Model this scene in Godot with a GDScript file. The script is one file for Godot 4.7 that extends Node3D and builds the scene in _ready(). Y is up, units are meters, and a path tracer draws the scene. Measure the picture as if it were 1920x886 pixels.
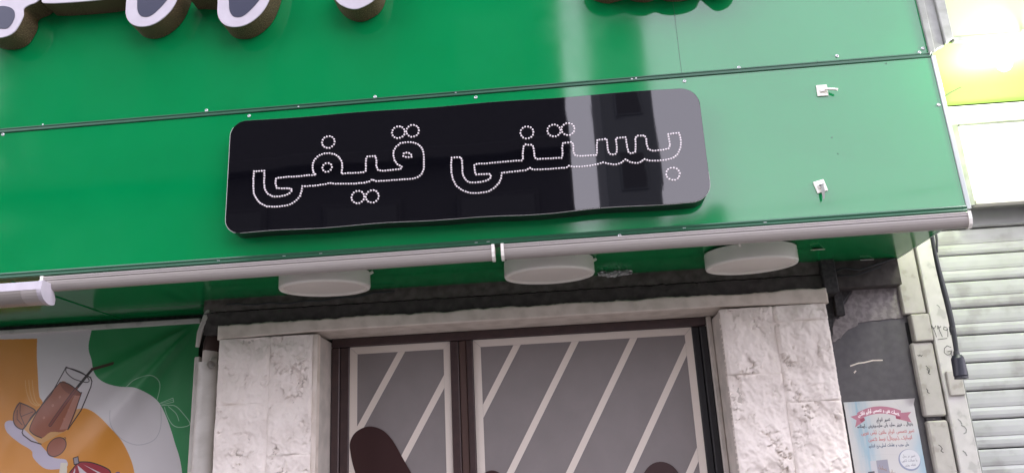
extends Node3D

# ---------------------------------------------------------------- node helpers
var rng := RandomNumberGenerator.new()
var used := {}

func numbered(called: String) -> String:
	var n: int = used.get(called, 0)
	used[called] = n + 1
	return called if n == 0 else "%s_%03d" % [called, n]

func thing(called: String, label: String, category: String, at := Vector3.ZERO, group := "") -> Node3D:
	var o := Node3D.new()
	o.name = numbered(called)
	add_child(o)
	o.position = at
	o.set_meta("label", label)
	o.set_meta("category", category)
	if group != "":
		o.set_meta("group", group)
	return o

func part(parent: Node3D, called: String, mesh: Mesh, material: Material, at := Vector3.ZERO, turn := Vector3.ZERO) -> MeshInstance3D:
	var o := MeshInstance3D.new()
	var n: int = 0
	for c in parent.get_children():
		if str(c.name) == called or str(c.name).begins_with(called + "_0"):
			n += 1
	o.name = called if n == 0 else "%s_%03d" % [called, n]
	o.mesh = mesh
	o.material_override = material
	parent.add_child(o, true)
	o.position = at
	o.rotation = turn
	return o

func stuff(o: Node3D) -> void:
	o.set_meta("kind", "stuff")

func structure(called: String, mesh: Mesh, material: Material, at := Vector3.ZERO) -> MeshInstance3D:
	var o := part(self, called, mesh, material, at)
	o.set_meta("kind", "structure")
	return o

# ---------------------------------------------------------------- shape helpers
func quad(st: SurfaceTool, a: Vector3, b: Vector3, c: Vector3, d: Vector3) -> void:
	for v in [a, b, c, a, c, d]:
		st.add_vertex(v)

func begin(smooth := false) -> SurfaceTool:
	var st := SurfaceTool.new()
	st.begin(Mesh.PRIMITIVE_TRIANGLES)
	st.set_smooth_group(0 if smooth else -1)
	return st

func done(st: SurfaceTool, smooth := false) -> ArrayMesh:
	if smooth:
		st.index()
	st.generate_normals()
	return st.commit()

# a box between two corners with chamfered edges
func box(lo: Vector3, hi: Vector3, c := 0.0015) -> ArrayMesh:
	var st := begin()
	c = minf(c, 0.45 * minf(hi.x - lo.x, minf(hi.y - lo.y, hi.z - lo.z)))
	var m := (lo + hi) / 2
	var h := (hi - lo) / 2
	for ax in 3:
		for s in [-1.0, 1.0]:
			var u := (ax + 1) % 3
			var v := (ax + 2) % 3
			var pts := []
			for q in [[-1, -1], [-1, 1], [1, 1], [1, -1]]:
				var p := Vector3.ZERO
				p[ax] = s * h[ax]
				p[u] = q[0] * (h[u] - c)
				p[v] = q[1] * (h[v] - c)
				pts.append(m + p)
			if s > 0:
				quad(st, pts[0], pts[1], pts[2], pts[3])
			else:
				quad(st, pts[3], pts[2], pts[1], pts[0])
	for ax in 3:
		var u := (ax + 1) % 3
		var v := (ax + 2) % 3
		for su in [-1.0, 1.0]:
			for sv in [-1.0, 1.0]:
				var e := []
				for k in [[-1, 0], [1, 0], [1, 1], [-1, 1]]:
					var p := Vector3.ZERO
					p[ax] = k[0] * (h[ax] - c)
					p[u] = su * (h[u] - (c if k[1] == 0 else 0.0))
					p[v] = sv * (h[v] - (0.0 if k[1] == 0 else c))
					e.append(m + p)
				if su * sv > 0:
					quad(st, e[0], e[1], e[2], e[3])
				else:
					quad(st, e[3], e[2], e[1], e[0])
	for sx in [-1.0, 1.0]:
		for sy in [-1.0, 1.0]:
			for sz in [-1.0, 1.0]:
				var a := m + Vector3(sx * h.x, sy * (h.y - c), sz * (h.z - c))
				var b := m + Vector3(sx * (h.x - c), sy * h.y, sz * (h.z - c))
				var d := m + Vector3(sx * (h.x - c), sy * (h.y - c), sz * h.z)
				for p in ([a, d, b] if sx * sy * sz > 0 else [a, b, d]):
					st.add_vertex(p)
	return done(st)

func flat_points(a: Array, s := 1.0) -> PackedVector2Array:
	var out := PackedVector2Array()
	for i in range(0, a.size(), 2):
		out.append(Vector2(a[i], a[i + 1]) * s)
	return out

# a polygon pushed out from z0 to z1; the front edge is chamfered by c
func prism(poly: PackedVector2Array, z0: float, z1: float, c := 0.0, sides := true, front := true) -> ArrayMesh:
	var st := begin()
	if not Geometry2D.is_polygon_clockwise(poly):
		poly = poly.duplicate()
		poly.reverse()
	var n := poly.size()
	var inner := PackedVector2Array()
	for i in n:
		var d0 := (poly[i] - poly[(i + n - 1) % n]).normalized()
		var d1 := (poly[(i + 1) % n] - poly[i]).normalized()
		var n0 := Vector2(d0.y, -d0.x)
		var n1 := Vector2(d1.y, -d1.x)
		var b := (n0 + n1)
		b = b.normalized() / maxf(0.4, b.normalized().dot(n0)) if b.length() > 0.01 else n0
		inner.append(poly[i] + b * c)
	if front:
		var t := Geometry2D.triangulate_polygon(inner)
		for i in range(0, t.size(), 3):
			var abc := [inner[t[i]], inner[t[i + 1]], inner[t[i + 2]]]
			if (abc[1] - abc[0]).cross(abc[2] - abc[0]) > 0:
				abc.reverse()
			for p in abc:
				st.add_vertex(Vector3(p.x, p.y, z1))
			abc.reverse()
			for p in abc:
				st.add_vertex(Vector3(p.x, p.y, z0))
	for i in n:
		var j := (i + 1) % n
		var zc := z1 - c
		if sides:
			quad(st, Vector3(poly[i].x, poly[i].y, z0), Vector3(poly[i].x, poly[i].y, zc), Vector3(poly[j].x, poly[j].y, zc), Vector3(poly[j].x, poly[j].y, z0))
		if c > 0.0:
			quad(st, Vector3(poly[i].x, poly[i].y, zc), Vector3(inner[i].x, inner[i].y, z1), Vector3(inner[j].x, inner[j].y, z1), Vector3(poly[j].x, poly[j].y, zc))
	return done(st)

# a round tube along a path; radius may be a number or an array
func tube(path: Array, radius, segs := 10, caps := true, st_in: SurfaceTool = null) -> ArrayMesh:
	var st := st_in if st_in else begin(true)
	var rings := []
	var up := Vector3(0.13, 0.21, 0.97)
	for i in path.size():
		var d: Vector3 = (path[mini(i + 1, path.size() - 1)] - path[maxi(i - 1, 0)]).normalized()
		var s := d.cross(up)
		if s.length() < 0.2:
			s = d.cross(Vector3(1, 0.1, 0))
		s = s.normalized()
		var t := d.cross(s).normalized()
		var r: float = radius[i] if radius is Array else radius
		var ring := []
		for k in segs:
			var a := TAU * k / segs
			ring.append(path[i] + (s * cos(a) + t * sin(a)) * r)
		rings.append(ring)
	st.set_smooth_group(0)
	for i in path.size() - 1:
		for k in segs:
			var k2 := (k + 1) % segs
			quad(st, rings[i][k], rings[i + 1][k], rings[i + 1][k2], rings[i][k2])
	if caps:
		st.set_smooth_group(-1)
		for e in [0, path.size() - 1]:
			for k in segs:
				var k2 := (k + 1) % segs
				var tri := [path[e], rings[e][k], rings[e][k2]]
				if e > 0:
					tri = [path[e], rings[e][k2], rings[e][k]]
				for p in tri:
					st.add_vertex(p)
	if st_in:
		return null
	st.generate_normals()
	return st.commit()

# profile of (radius, height) turned about y; a repeated point makes a crease
func lathe(profile: Array, segs := 48) -> ArrayMesh:
	var st := begin()
	for i in profile.size() - 1:
		var a: Vector2 = profile[i]
		var b: Vector2 = profile[i + 1]
		st.set_smooth_group(i + 1)
		for k in segs:
			var t0 := TAU * k / segs
			var t1 := TAU * (k + 1) / segs
			quad(st, Vector3(a.x * cos(t0), a.y, a.x * sin(t0)), Vector3(b.x * cos(t0), b.y, b.x * sin(t0)), Vector3(b.x * cos(t1), b.y, b.x * sin(t1)), Vector3(a.x * cos(t1), a.y, a.x * sin(t1)))
	return done(st)

# a section in (z, y) drawn out along x
func sweep(section: PackedVector2Array, x0: float, x1: float, closed := true, smooth := false) -> ArrayMesh:
	var st := begin(smooth)
	var n := section.size()
	for i in (n if closed else n - 1):
		var a := section[i]
		var b := section[(i + 1) % n]
		quad(st, Vector3(x0, a.y, a.x), Vector3(x1, a.y, a.x), Vector3(x1, b.y, b.x), Vector3(x0, b.y, b.x))
	if closed:
		st.set_smooth_group(-1)
		var t := Geometry2D.triangulate_polygon(section)
		for i in range(0, t.size(), 3):
			for x in [x0, x1]:
				var order := [0, 1, 2] if x == x0 else [2, 1, 0]
				for k in order:
					var p := section[t[i + k]]
					st.add_vertex(Vector3(x, p.y, p.x))
	return done(st, false)

# a flat stroke of paint, w wide, along points on the plane z
func ribbon(pts: PackedVector2Array, w: float, z: float, thick := 0.0006) -> ArrayMesh:
	var st := begin()
	for i in pts.size() - 1:
		var d := (pts[i + 1] - pts[i]).normalized()
		var a := pts[i] - d * w * 0.3
		var b := pts[i + 1] + d * w * 0.3
		var nn := Vector2(-d.y, d.x) * w / 2
		var zz := z + thick + 0.0001 * (i % 3)
		quad(st, Vector3(a.x - nn.x, a.y - nn.y, zz), Vector3(a.x + nn.x, a.y + nn.y, zz), Vector3(b.x + nn.x, b.y + nn.y, zz), Vector3(b.x - nn.x, b.y - nn.y, zz))
	return done(st)

# a slab whose front is displaced by height(x, y) in metres; its rim goes back by deep
func relief(x0: float, x1: float, y0: float, y1: float, z: float, deep: float, cell: float, height: Callable, ragged := 0.0, smooth := true) -> ArrayMesh:
	var st := begin(smooth)
	var nx := maxi(2, int((x1 - x0) / cell))
	var ny := maxi(2, int((y1 - y0) / cell))
	var g := []
	for j in ny + 1:
		var row := []
		for i in nx + 1:
			var x := lerpf(x0, x1, float(i) / nx)
			var y := lerpf(y0, y1, float(j) / ny)
			if ragged > 0.0:
				if i == 0 or i == nx:
					x += fine.get_noise_2d(y * 90.0, x * 7.0) * ragged
				if j == 0 or j == ny:
					y += fine.get_noise_2d(x * 90.0, y * 7.0 + 40.0) * ragged
			row.append(Vector3(x, y, z + height.call(x, y)))
		g.append(row)
	for j in ny:
		for i in nx:
			quad(st, g[j][i], g[j + 1][i], g[j + 1][i + 1], g[j][i + 1])
	st.set_smooth_group(-1)
	var back := func(p: Vector3) -> Vector3: return Vector3(p.x, p.y, z - deep)
	for i in nx:
		quad(st, back.call(g[0][i]), g[0][i], g[0][i + 1], back.call(g[0][i + 1]))
		quad(st, g[ny][i], back.call(g[ny][i]), back.call(g[ny][i + 1]), g[ny][i + 1])
	for j in ny:
		quad(st, g[j][0], back.call(g[j][0]), back.call(g[j + 1][0]), g[j + 1][0])
		quad(st, back.call(g[j][nx]), g[j][nx], g[j + 1][nx], back.call(g[j + 1][nx]))
	return done(st, false)

func rounded_rect(x0: float, y0: float, x1: float, y1: float, rs: Array, steps := 8) -> PackedVector2Array:
	var out := PackedVector2Array()
	var c := [Vector2(x1, y1), Vector2(x0, y1), Vector2(x0, y0), Vector2(x1, y0)]
	for k in 4:
		var r: float = rs[k]
		var m: Vector2 = c[k] + Vector2(-r if k in [0, 3] else r, -r if k in [0, 1] else r)
		for i in steps + 1:
			var a := PI / 2 * (k + float(i) / steps)
			out.append(m + Vector2(cos(a), sin(a)) * r)
	return out

# ---------------------------------------------------------------- materials
var fine := FastNoiseLite.new()
var chips := FastNoiseLite.new()
var lumps := FastNoiseLite.new()
var creases := FastNoiseLite.new()

func lin(r: float, g: float, b: float) -> Color:
	return Color(r, g, b).linear_to_srgb()

func mat(c: Color, rough := 0.7, metal := 0.0, spec := 0.5) -> StandardMaterial3D:
	var m := StandardMaterial3D.new()
	m.albedo_color = c
	m.roughness = rough
	m.metallic = metal
	m.metallic_specular = spec
	return m

func noise(freq: float, s: int, octaves := 4, type := FastNoiseLite.TYPE_SIMPLEX_SMOOTH) -> FastNoiseLite:
	var n := FastNoiseLite.new()
	n.noise_type = type
	n.frequency = freq
	n.seed = s
	n.fractal_octaves = octaves
	return n

func ramp_tex(stops: Array, freq: float, s: int, octaves := 5, size := 512) -> NoiseTexture2D:
	var t := NoiseTexture2D.new()
	t.width = size
	t.height = size
	t.seamless = true
	t.noise = noise(freq, s, octaves)
	var g := Gradient.new()
	var o := PackedFloat32Array()
	var c := PackedColorArray()
	for k in stops:
		o.append(k[0])
		c.append(k[1])
	g.offsets = o
	g.colors = c
	t.color_ramp = g
	return t

func bumps(freq: float, s: int, strength: float, octaves := 4, size := 512) -> NoiseTexture2D:
	var t := NoiseTexture2D.new()
	t.width = size
	t.height = size
	t.seamless = true
	t.as_normal_map = true
	t.bump_strength = strength
	t.noise = noise(freq, s, octaves)
	return t

# a worn surface: colour blotches between the stops, optional fine relief; scale = repeats per metre
func worn(stops: Array, scale: float, rough := 0.75, freq := 0.012, s := 1, relief_strength := 0.0, spec := 0.5) -> StandardMaterial3D:
	var m := mat(Color.WHITE, rough, 0.0, spec)
	m.albedo_texture = ramp_tex(stops, freq, s)
	m.uv1_triplanar = true
	m.uv1_world_triplanar = true
	m.uv1_scale = Vector3.ONE * scale
	if relief_strength > 0.0:
		m.normal_enabled = true
		m.normal_texture = bumps(0.03, s + 50, relief_strength)
		m.normal_scale = 1.0
	return m

# ---------------------------------------------------------------- printing on images
func paint_poly(im: Image, poly: PackedVector2Array, c: Color) -> void:
	var lo := poly[0]
	var hi := poly[0]
	for p in poly:
		lo = lo.min(p)
		hi = hi.max(p)
	for y in range(maxi(0, int(lo.y)), mini(im.get_height() - 1, int(hi.y) + 1) + 1):
		var xs := []
		for i in poly.size():
			var a := poly[i]
			var b := poly[(i + 1) % poly.size()]
			if (a.y <= y + 0.5) != (b.y <= y + 0.5):
				xs.append(a.x + (y + 0.5 - a.y) / (b.y - a.y) * (b.x - a.x))
		xs.sort()
		for k in range(0, xs.size() - 1, 2):
			var xa: int = clampi(roundi(xs[k]), 0, im.get_width())
			var xb: int = clampi(roundi(xs[k + 1]), 0, im.get_width())
			if xb > xa:
				if c.a >= 1.0:
					im.fill_rect(Rect2i(xa, y, xb - xa, 1), c)
				else:
					for x in range(xa, xb):
						im.set_pixel(x, y, im.get_pixel(x, y).lerp(Color(c, 1.0), c.a))

func paint_line(im: Image, pts: PackedVector2Array, w: float, c: Color) -> void:
	for i in pts.size() - 1:
		var a := pts[i]
		var b := pts[i + 1]
		var lo := a.min(b) - Vector2.ONE * (w / 2 + 1)
		var hi := a.max(b) + Vector2.ONE * (w / 2 + 1)
		for y in range(maxi(0, int(lo.y)), mini(im.get_height() - 1, int(hi.y)) + 1):
			for x in range(maxi(0, int(lo.x)), mini(im.get_width() - 1, int(hi.x)) + 1):
				var d := Vector2(x + 0.5, y + 0.5).distance_to(Geometry2D.get_closest_point_to_segment(Vector2(x + 0.5, y + 0.5), a, b))
				var k := clampf(w / 2 - d + 0.5, 0, 1) * c.a
				if k > 0:
					im.set_pixel(x, y, im.get_pixel(x, y).lerp(Color(c, 1.0), k))

func ellipse(c: Vector2, rx: float, ry: float, turn := 0.0, n := 28) -> PackedVector2Array:
	var out := PackedVector2Array()
	for i in n + 1:
		out.append(c + Vector2(rx * cos(TAU * i / n), ry * sin(TAU * i / n)).rotated(turn))
	return out

func curve(pts: PackedVector2Array, closed := false, n := 6) -> PackedVector2Array:
	var out := PackedVector2Array()
	var m := pts.size()
	for i in (m if closed else m - 1):
		var p0 := pts[(i - 1 + m) % m] if closed or i > 0 else pts[0]
		var p3 := pts[(i + 2) % m] if closed or i + 2 < m else pts[m - 1]
		for k in n:
			out.append(pts[i].cubic_interpolate(pts[(i + 1) % m], p0, p3, float(k) / n))
	if not closed:
		out.append(pts[m - 1])
	return out

# strokes of one joined Persian letter, in ems, x running left from 0: [width, paths]
func letter(c: String, r: bool, l: bool) -> Array:
	var p := []
	var w := 0.3
	if c in "بپتثنیئ" and l:
		w = 0.2
		p = [[0, 0, -0.1, 0, -0.1, 0.22, -0.1, 0, -0.2, 0]] if r else [[-0.04, 0.24, -0.06, 0, -0.2, 0]]
	elif c in "بپتث":
		w = 0.62
		p = [[0, 0.0 if r else 0.22, -0.06, 0, -0.5, 0, -0.57, 0.08, -0.58, 0.24]]
	elif c == "ن":
		w = 0.48
		p = [[0, 0.14, -0.04, -0.12, -0.16, -0.22, -0.32, -0.2, -0.42, -0.05, -0.42, 0.16]]
	elif c in "یئ":
		w = 0.56
		p = [[0, 0.0 if r else 0.18, -0.1, 0.12, -0.2, 0.06, -0.12, -0.03, -0.08, -0.12, -0.2, -0.24, -0.4, -0.22, -0.5, -0.06, -0.48, 0.08]]
	elif c in "اآ":
		w = 0.16
		p = [[-0.08, 0.7, -0.08, 0, 0.0 if r else -0.08, 0]]
	elif c == "ل":
		w = 0.2 if l else 0.46
		p = [[0, 0, -0.1, 0, -0.1, 0.7, -0.1, 0, -0.2, 0]] if l else [[-0.06, 0.7, -0.06, -0.08, -0.2, -0.22, -0.36, -0.16, -0.4, 0.1]]
	elif c in "رزژ":
		w = 0.2
		p = [[0, 0, -0.02, 0.14, -0.05, -0.06, -0.14, -0.2, -0.26, -0.24]]
	elif c in "دذ":
		w = 0.28
		p = [[-0.08, 0.3, -0.2, 0.1, -0.22, 0, 0, 0]]
	elif c == "و":
		w = 0.28
		p = [[-0.02, 0.02, -0.04, 0.18, -0.12, 0.22, -0.2, 0.14, -0.14, 0.03, -0.03, 0.03, -0.08, -0.14, -0.24, -0.22]]
	elif c == "م":
		w = 0.26
		p = [[0, 0, -0.04, 0.12, -0.14, 0.14, -0.2, 0.04, -0.12, -0.06, -0.04, 0, -0.26, 0]]
		if not l:
			p.append([-0.2, 0.02, -0.22, -0.3])
	elif c in "فق":
		w = 0.26 if l else (0.66 if c == "ف" else 0.52)
		p = [[0, 0, -0.18, 0, -0.2, 0.16, -0.13, 0.26, -0.06, 0.2, -0.08, 0.1, -0.2, 0.1]]
		if l:
			p.append([0, 0, -0.26, 0])
		elif c == "ف":
			p.append([-0.1, 0, -0.55, 0, -0.62, 0.2])
		else:
			p.append([-0.2, 0.1, -0.16, -0.16, -0.34, -0.22, -0.46, -0.06, -0.46, 0.12])
	elif c in "سش":
		w = 0.4 if l else 0.78
		p = [[0, 0, 0, 0.2, 0, 0, -0.14, 0, -0.14, 0.18, -0.14, 0, -0.28, 0, -0.28, 0.2, -0.28, 0, -0.4, 0]]
		if not l:
			p.append([-0.34, 0.1, -0.4, -0.16, -0.54, -0.22, -0.7, -0.1, -0.72, 0.12])
	elif c in "صضطظ":
		w = 0.5
		p = [[0, 0, -0.3, 0, -0.2, 0.16, -0.08, 0.22, -0.02, 0.1, -0.08, 0, -0.38, 0, -0.38, 0.18, -0.38, 0, -0.5, 0]]
		if c in "طظ":
			p.append([-0.28, 0, -0.28, 0.7])
		elif not l:
			w = 0.84
			p.append([-0.4, 0.1, -0.46, -0.16, -0.6, -0.22, -0.76, -0.1, -0.78, 0.12])
	elif c in "عغ":
		w = 0.3 if l else 0.42
		p = [[0, 0, -0.12, 0.06, -0.2, 0.2, -0.08, 0.22, -0.14, 0.06, -0.3, 0]] if r else [[-0.02, 0.24, -0.14, 0.28, -0.2, 0.16, -0.12, 0.04, 0, 0, -0.3, 0]]
		if not l:
			p.append([-0.16, 0.06, -0.32, -0.1, -0.3, -0.3, -0.12, -0.38, 0.02, -0.32])
	elif c in "جچحخ":
		w = 0.36
		p = [[-0.32, 0.26, -0.16, 0.24, 0, 0, -0.36, 0]]
		if not l:
			p = [[-0.36, 0.2, -0.02, 0.16, -0.26, 0.04, -0.32, -0.16, -0.18, -0.32, 0.02, -0.28]]
	elif c in "کگ":
		w = 0.42 if l else 0.7
		p = [[0, 0, -w, 0], [0, 0.62, -0.26, 0.44, -0.06, 0.28, -0.02, 0]]
		if not l:
			p.append([-w, 0, -w - 0.02, 0.2])
	elif c == "ه":
		w = 0.3
		p = [[0, 0, -0.06, 0.2, -0.2, 0.14, -0.22, 0, -0.1, -0.04, 0, 0, -0.3 if l else -0.1, 0]]
	elif c == "،":
		w = 0.2
		p = [[-0.06, 0.1, -0.08, 0.02, -0.02, -0.08]]
	elif c == "(":
		w = 0.22
		p = [[-0.14, 0.7, -0.02, 0.3, -0.14, -0.15]]
	elif c == ")":
		w = 0.22
		p = [[-0.06, 0.7, -0.18, 0.3, -0.06, -0.15]]
	else:
		return [0.26, []]
	var above := {"ت": 2, "ث": 3, "ن": 1, "ز": 1, "ژ": 3, "ذ": 1, "ف": 1, "ق": 2, "ش": 3, "ض": 1, "ظ": 1, "غ": 1, "خ": 1}
	var below := {"ب": 1, "پ": 3, "ج": 1, "چ": 3}
	var mid := -0.1 if l else -w * 0.5
	for k in above.get(c, 0):
		var x: float = mid + (k - (above[c] - 1) / 2.0) * 0.13
		p.append([x - 0.02, 0.4, x + 0.03, 0.4])
	var nb: int = below.get(c, 2 if c == "ی" and l else 0)
	for k in nb:
		var x: float = mid + (k - (nb - 1) / 2.0) * 0.13
		p.append([x - 0.02, -0.18, x + 0.03, -0.18])
	return [w, p]

func persian(im: Image, text: String, right: Vector2, size: float, c: Color, weight := 0.1, slope := 0.0, bow := 0.0, squeeze := 1.0) -> float:
	var x := 0.0
	var single := "اآدذرزژو،() "
	for i in text.length():
		var ch := text[i]
		var before := i > 0 and not text[i - 1] in single and not ch in "،() "
		var after := not ch in single and i + 1 < text.length() and not text[i + 1] in "،() "
		var g := letter(ch, before, after)
		for path in g[1]:
			var pts := PackedVector2Array()
			for k in range(0, path.size(), 2):
				var px: float = (x + path[k]) * size * squeeze
				pts.append(right + Vector2(px, -path[k + 1] * size + px * slope + bow * px * px))
			paint_line(im, pts, weight * size, c)
		x -= g[0] + (0.0 if after else 0.05)
	return -x * size * squeeze

func print_material(im: Image, rough: float, spec := 0.5) -> StandardMaterial3D:
	var m := mat(Color.WHITE, rough, 0.0, spec)
	m.albedo_texture = ImageTexture.create_from_image(im)
	m.texture_repeat = false
	return m

# ---------------------------------------------------------------- the scene
func _ready() -> void:
	rng.seed = 11
	fine.seed = 3
	fine.frequency = 1.0
	fine.fractal_octaves = 3
	chips.noise_type = FastNoiseLite.TYPE_CELLULAR
	chips.cellular_return_type = FastNoiseLite.RETURN_CELL_VALUE
	chips.frequency = 1.0
	chips.seed = 8
	creases.noise_type = FastNoiseLite.TYPE_CELLULAR
	creases.cellular_return_type = FastNoiseLite.RETURN_DISTANCE2_SUB
	creases.frequency = 1.0
	creases.seed = 8
	creases.fractal_type = FastNoiseLite.FRACTAL_NONE
	chips.fractal_type = FastNoiseLite.FRACTAL_NONE
	lumps.seed = 21
	lumps.frequency = 1.0
	lumps.fractal_octaves = 4

	# camera
	var cam := Camera3D.new()
	cam.name = "camera"
	cam.fov = 32.907
	cam.near = 0.05
	cam.far = 500.0
	cam.transform = Transform3D(Basis(Vector3(0.9967, -0.0490, -0.0654), Vector3(0.0655, 0.9576, 0.2807), Vector3(0.0489, -0.2841, 0.9576)).orthonormalized(), Vector3(0, 1.7, 2.04))
	add_child(cam)
	cam.current = true

	# a pale grey dawn sky, the picture exposed for the shade under the awning
	var env := Environment.new()
	env.background_mode = Environment.BG_SKY
	var sky_m := ProceduralSkyMaterial.new()
	sky_m.sky_top_color = Color(0.87, 0.86, 0.93)
	sky_m.sky_horizon_color = Color(0.97, 0.93, 0.97)
	sky_m.sky_curve = 0.2
	sky_m.ground_bottom_color = Color(0.2, 0.2, 0.2)
	sky_m.ground_horizon_color = Color(0.4, 0.4, 0.42)
	sky_m.sun_angle_max = 1.0
	var sky := Sky.new()
	sky.sky_material = sky_m
	env.sky = sky
	env.tonemap_mode = Environment.TONE_MAPPER_LINEAR
	env.tonemap_exposure = 5.6
	env.sdfgi_enabled = true
	env.ssao_enabled = true
	env.ssil_enabled = true
	var we := WorldEnvironment.new()
	we.name = "world_environment"
	we.environment = env
	add_child(we)
	var sun := DirectionalLight3D.new()
	sun.name = "sun"
	sun.light_energy = 0.15
	sun.light_angular_distance = 14.0
	sun.light_color = Color(1.0, 0.95, 0.9)
	sun.shadow_enabled = true
	add_child(sun)
	sun.look_at_from_position(Vector3(20, 22, -14), Vector3.ZERO)

	materials()
	street()
	shop()
	fascia()
	black_sign()
	channel_letters()
	lights_under()
	banner()
	right_side()
	neighbour()
	small_things()

var M := {}

func materials() -> void:
	M.green = worn([[0.2, lin(0.0, 0.203, 0.054)], [0.5, lin(0.0, 0.213, 0.057)], [0.8, lin(0.001, 0.22, 0.06)]], 0.45, 0.5, 0.01, 61, 0.0, 0.6)
	M.green.normal_enabled = true
	M.green.normal_texture = bumps(0.006, 5, 1.2, 2)
	M.green.normal_scale = 0.04
	# handled, slightly dusty gloss
	M.green.roughness = 1.0
	M.green.roughness_texture = ramp_tex([[0.25, Color(0.06, 0.06, 0.06)], [0.6, Color(0.075, 0.075, 0.075)], [0.85, Color(0.1, 0.1, 0.1)]], 0.02, 62)
	M.green_dark = mat(lin(0.02, 0.1, 0.05), 0.4)
	M.green_soffit = mat(lin(0.006, 0.2, 0.055), 0.14, 0.0, 0.36)
	M.acrylic = mat(lin(0.003, 0.003, 0.0045), 0.02, 0.0, 0.6)
	M.acrylic.normal_enabled = true
	M.acrylic.normal_texture = bumps(0.005, 9, 1.0, 1)
	M.acrylic.normal_scale = 0.22
	M.acrylic.uv1_triplanar = true
	M.acrylic.uv1_world_triplanar = true
	M.acrylic.uv1_scale = Vector3.ONE * 1.6
	M.black_side = mat(lin(0.01, 0.011, 0.012), 0.3)
	M.led = mat(lin(0.85, 0.79, 0.78), 0.35)
	M.chip_white = mat(lin(0.5, 0.48, 0.46), 0.6)
	M.letter_white = worn([[0.2, lin(0.46, 0.43, 0.46)], [0.8, lin(0.5, 0.47, 0.5)]], 3.0, 0.4, 0.01, 3)
	M.letter_navy = mat(lin(0.03, 0.034, 0.06), 0.3)
	M.letter_side = worn([[0.3, lin(0.04, 0.022, 0.009)], [0.5, lin(0.075, 0.045, 0.02)], [0.62, lin(0.1, 0.07, 0.03)], [0.78, lin(0.24, 0.19, 0.1)]], 7.0, 0.6, 0.07, 4, 0.3)
	M.steel = mat(lin(0.55, 0.56, 0.55), 0.35, 0.6)
	M.dark_hole = mat(lin(0.01, 0.01, 0.01), 0.8)
	M.stone = worn([[0.2, lin(0.7, 0.635, 0.56)], [0.5, lin(0.78, 0.71, 0.635)], [0.8, lin(0.8, 0.735, 0.66)]], 1.6, 0.75, 0.01, 6, 0.0)
	M.plaster = worn([[0.25, lin(0.58, 0.51, 0.43)], [0.5, lin(0.66, 0.585, 0.5)], [0.8, lin(0.7, 0.625, 0.54)]], 2.0, 0.8, 0.012, 7, 0.1)
	M.reveal = worn([[0.2, lin(0.44, 0.405, 0.355)], [0.7, lin(0.54, 0.49, 0.43)]], 2.0, 0.8, 0.01, 17, 0.1)
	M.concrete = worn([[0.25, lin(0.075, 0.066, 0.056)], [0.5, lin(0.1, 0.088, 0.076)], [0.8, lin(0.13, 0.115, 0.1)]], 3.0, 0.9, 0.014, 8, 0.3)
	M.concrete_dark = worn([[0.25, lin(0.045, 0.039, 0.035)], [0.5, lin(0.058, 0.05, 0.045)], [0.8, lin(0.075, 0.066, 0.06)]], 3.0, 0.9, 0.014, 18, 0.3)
	M.brown = worn([[0.2, lin(0.05, 0.03, 0.028)], [0.8, lin(0.065, 0.038, 0.034)]], 5.0, 0.4, 0.01, 9)
	M.brown_mid = mat(lin(0.085, 0.048, 0.038), 0.4)
	M.rubber = mat(lin(0.012, 0.011, 0.012), 0.6)
	M.frosted = worn([[0.2, lin(0.228, 0.205, 0.194)], [0.8, lin(0.244, 0.218, 0.207)]], 0.7, 0.5, 0.02, 10, 0.0, 0.45)
	M.stripe = mat(lin(0.74, 0.66, 0.57), 0.55)
	M.decal = mat(lin(0.045, 0.02, 0.018), 0.3)
	M.stone_dark = worn([[0.2, lin(0.07, 0.064, 0.066)], [0.8, lin(0.085, 0.08, 0.08)]], 3.0, 0.5, 0.02, 11, 0.1)
	M.patch = worn([[0.3, lin(0.19, 0.17, 0.165)], [0.5, lin(0.235, 0.21, 0.205)], [0.7, lin(0.27, 0.245, 0.235)]], 6.0, 0.9, 0.015, 12, 0.4)
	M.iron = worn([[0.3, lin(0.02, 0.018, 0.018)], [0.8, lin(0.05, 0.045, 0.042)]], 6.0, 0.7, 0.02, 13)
	M.painted = worn([[0.2, lin(0.33, 0.31, 0.265)], [0.35, lin(0.4, 0.38, 0.33)], [0.75, lin(0.44, 0.42, 0.37)]], 2.2, 0.6, 0.014, 14, 0.1)
	M.painted_pale = worn([[0.2, lin(0.4, 0.39, 0.35)], [0.35, lin(0.5, 0.485, 0.44)], [0.75, lin(0.54, 0.525, 0.48)]], 2.2, 0.6, 0.014, 15, 0.1)
	M.shutter = worn([[0.2, lin(0.3, 0.3, 0.275)], [0.4, lin(0.4, 0.41, 0.385)], [0.8, lin(0.44, 0.45, 0.43)]], 1.4, 0.5, 0.008, 16, 0.05)
	M.plastic = mat(lin(0.8, 0.775, 0.69), 0.35)
	M.plastic_lens = mat(lin(0.7, 0.66, 0.59), 0.45)
	M.aluminium = mat(lin(0.4, 0.37, 0.34), 0.4, 0.1)
	M.pvc = worn([[0.2, lin(0.44, 0.415, 0.365)], [0.6, lin(0.52, 0.495, 0.44)]], 2.0, 0.5, 0.012, 19)
	M.pencil = mat(lin(0.07, 0.07, 0.065), 0.8)
	M.cable = mat(lin(0.025, 0.027, 0.03), 0.5)
	M.grey_metal = worn([[0.2, lin(0.2, 0.21, 0.18)], [0.8, lin(0.28, 0.29, 0.26)]], 3.0, 0.45, 0.01, 20)
	M.edge_grey = mat(lin(0.4, 0.43, 0.41), 0.4)
	M.lime = mat(lin(0.5, 0.8, 0.14), 0.5)
	M.lime_pale = mat(lin(0.4, 0.5, 0.24), 0.5)
	M.lime_pale.emission_enabled = true
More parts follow.
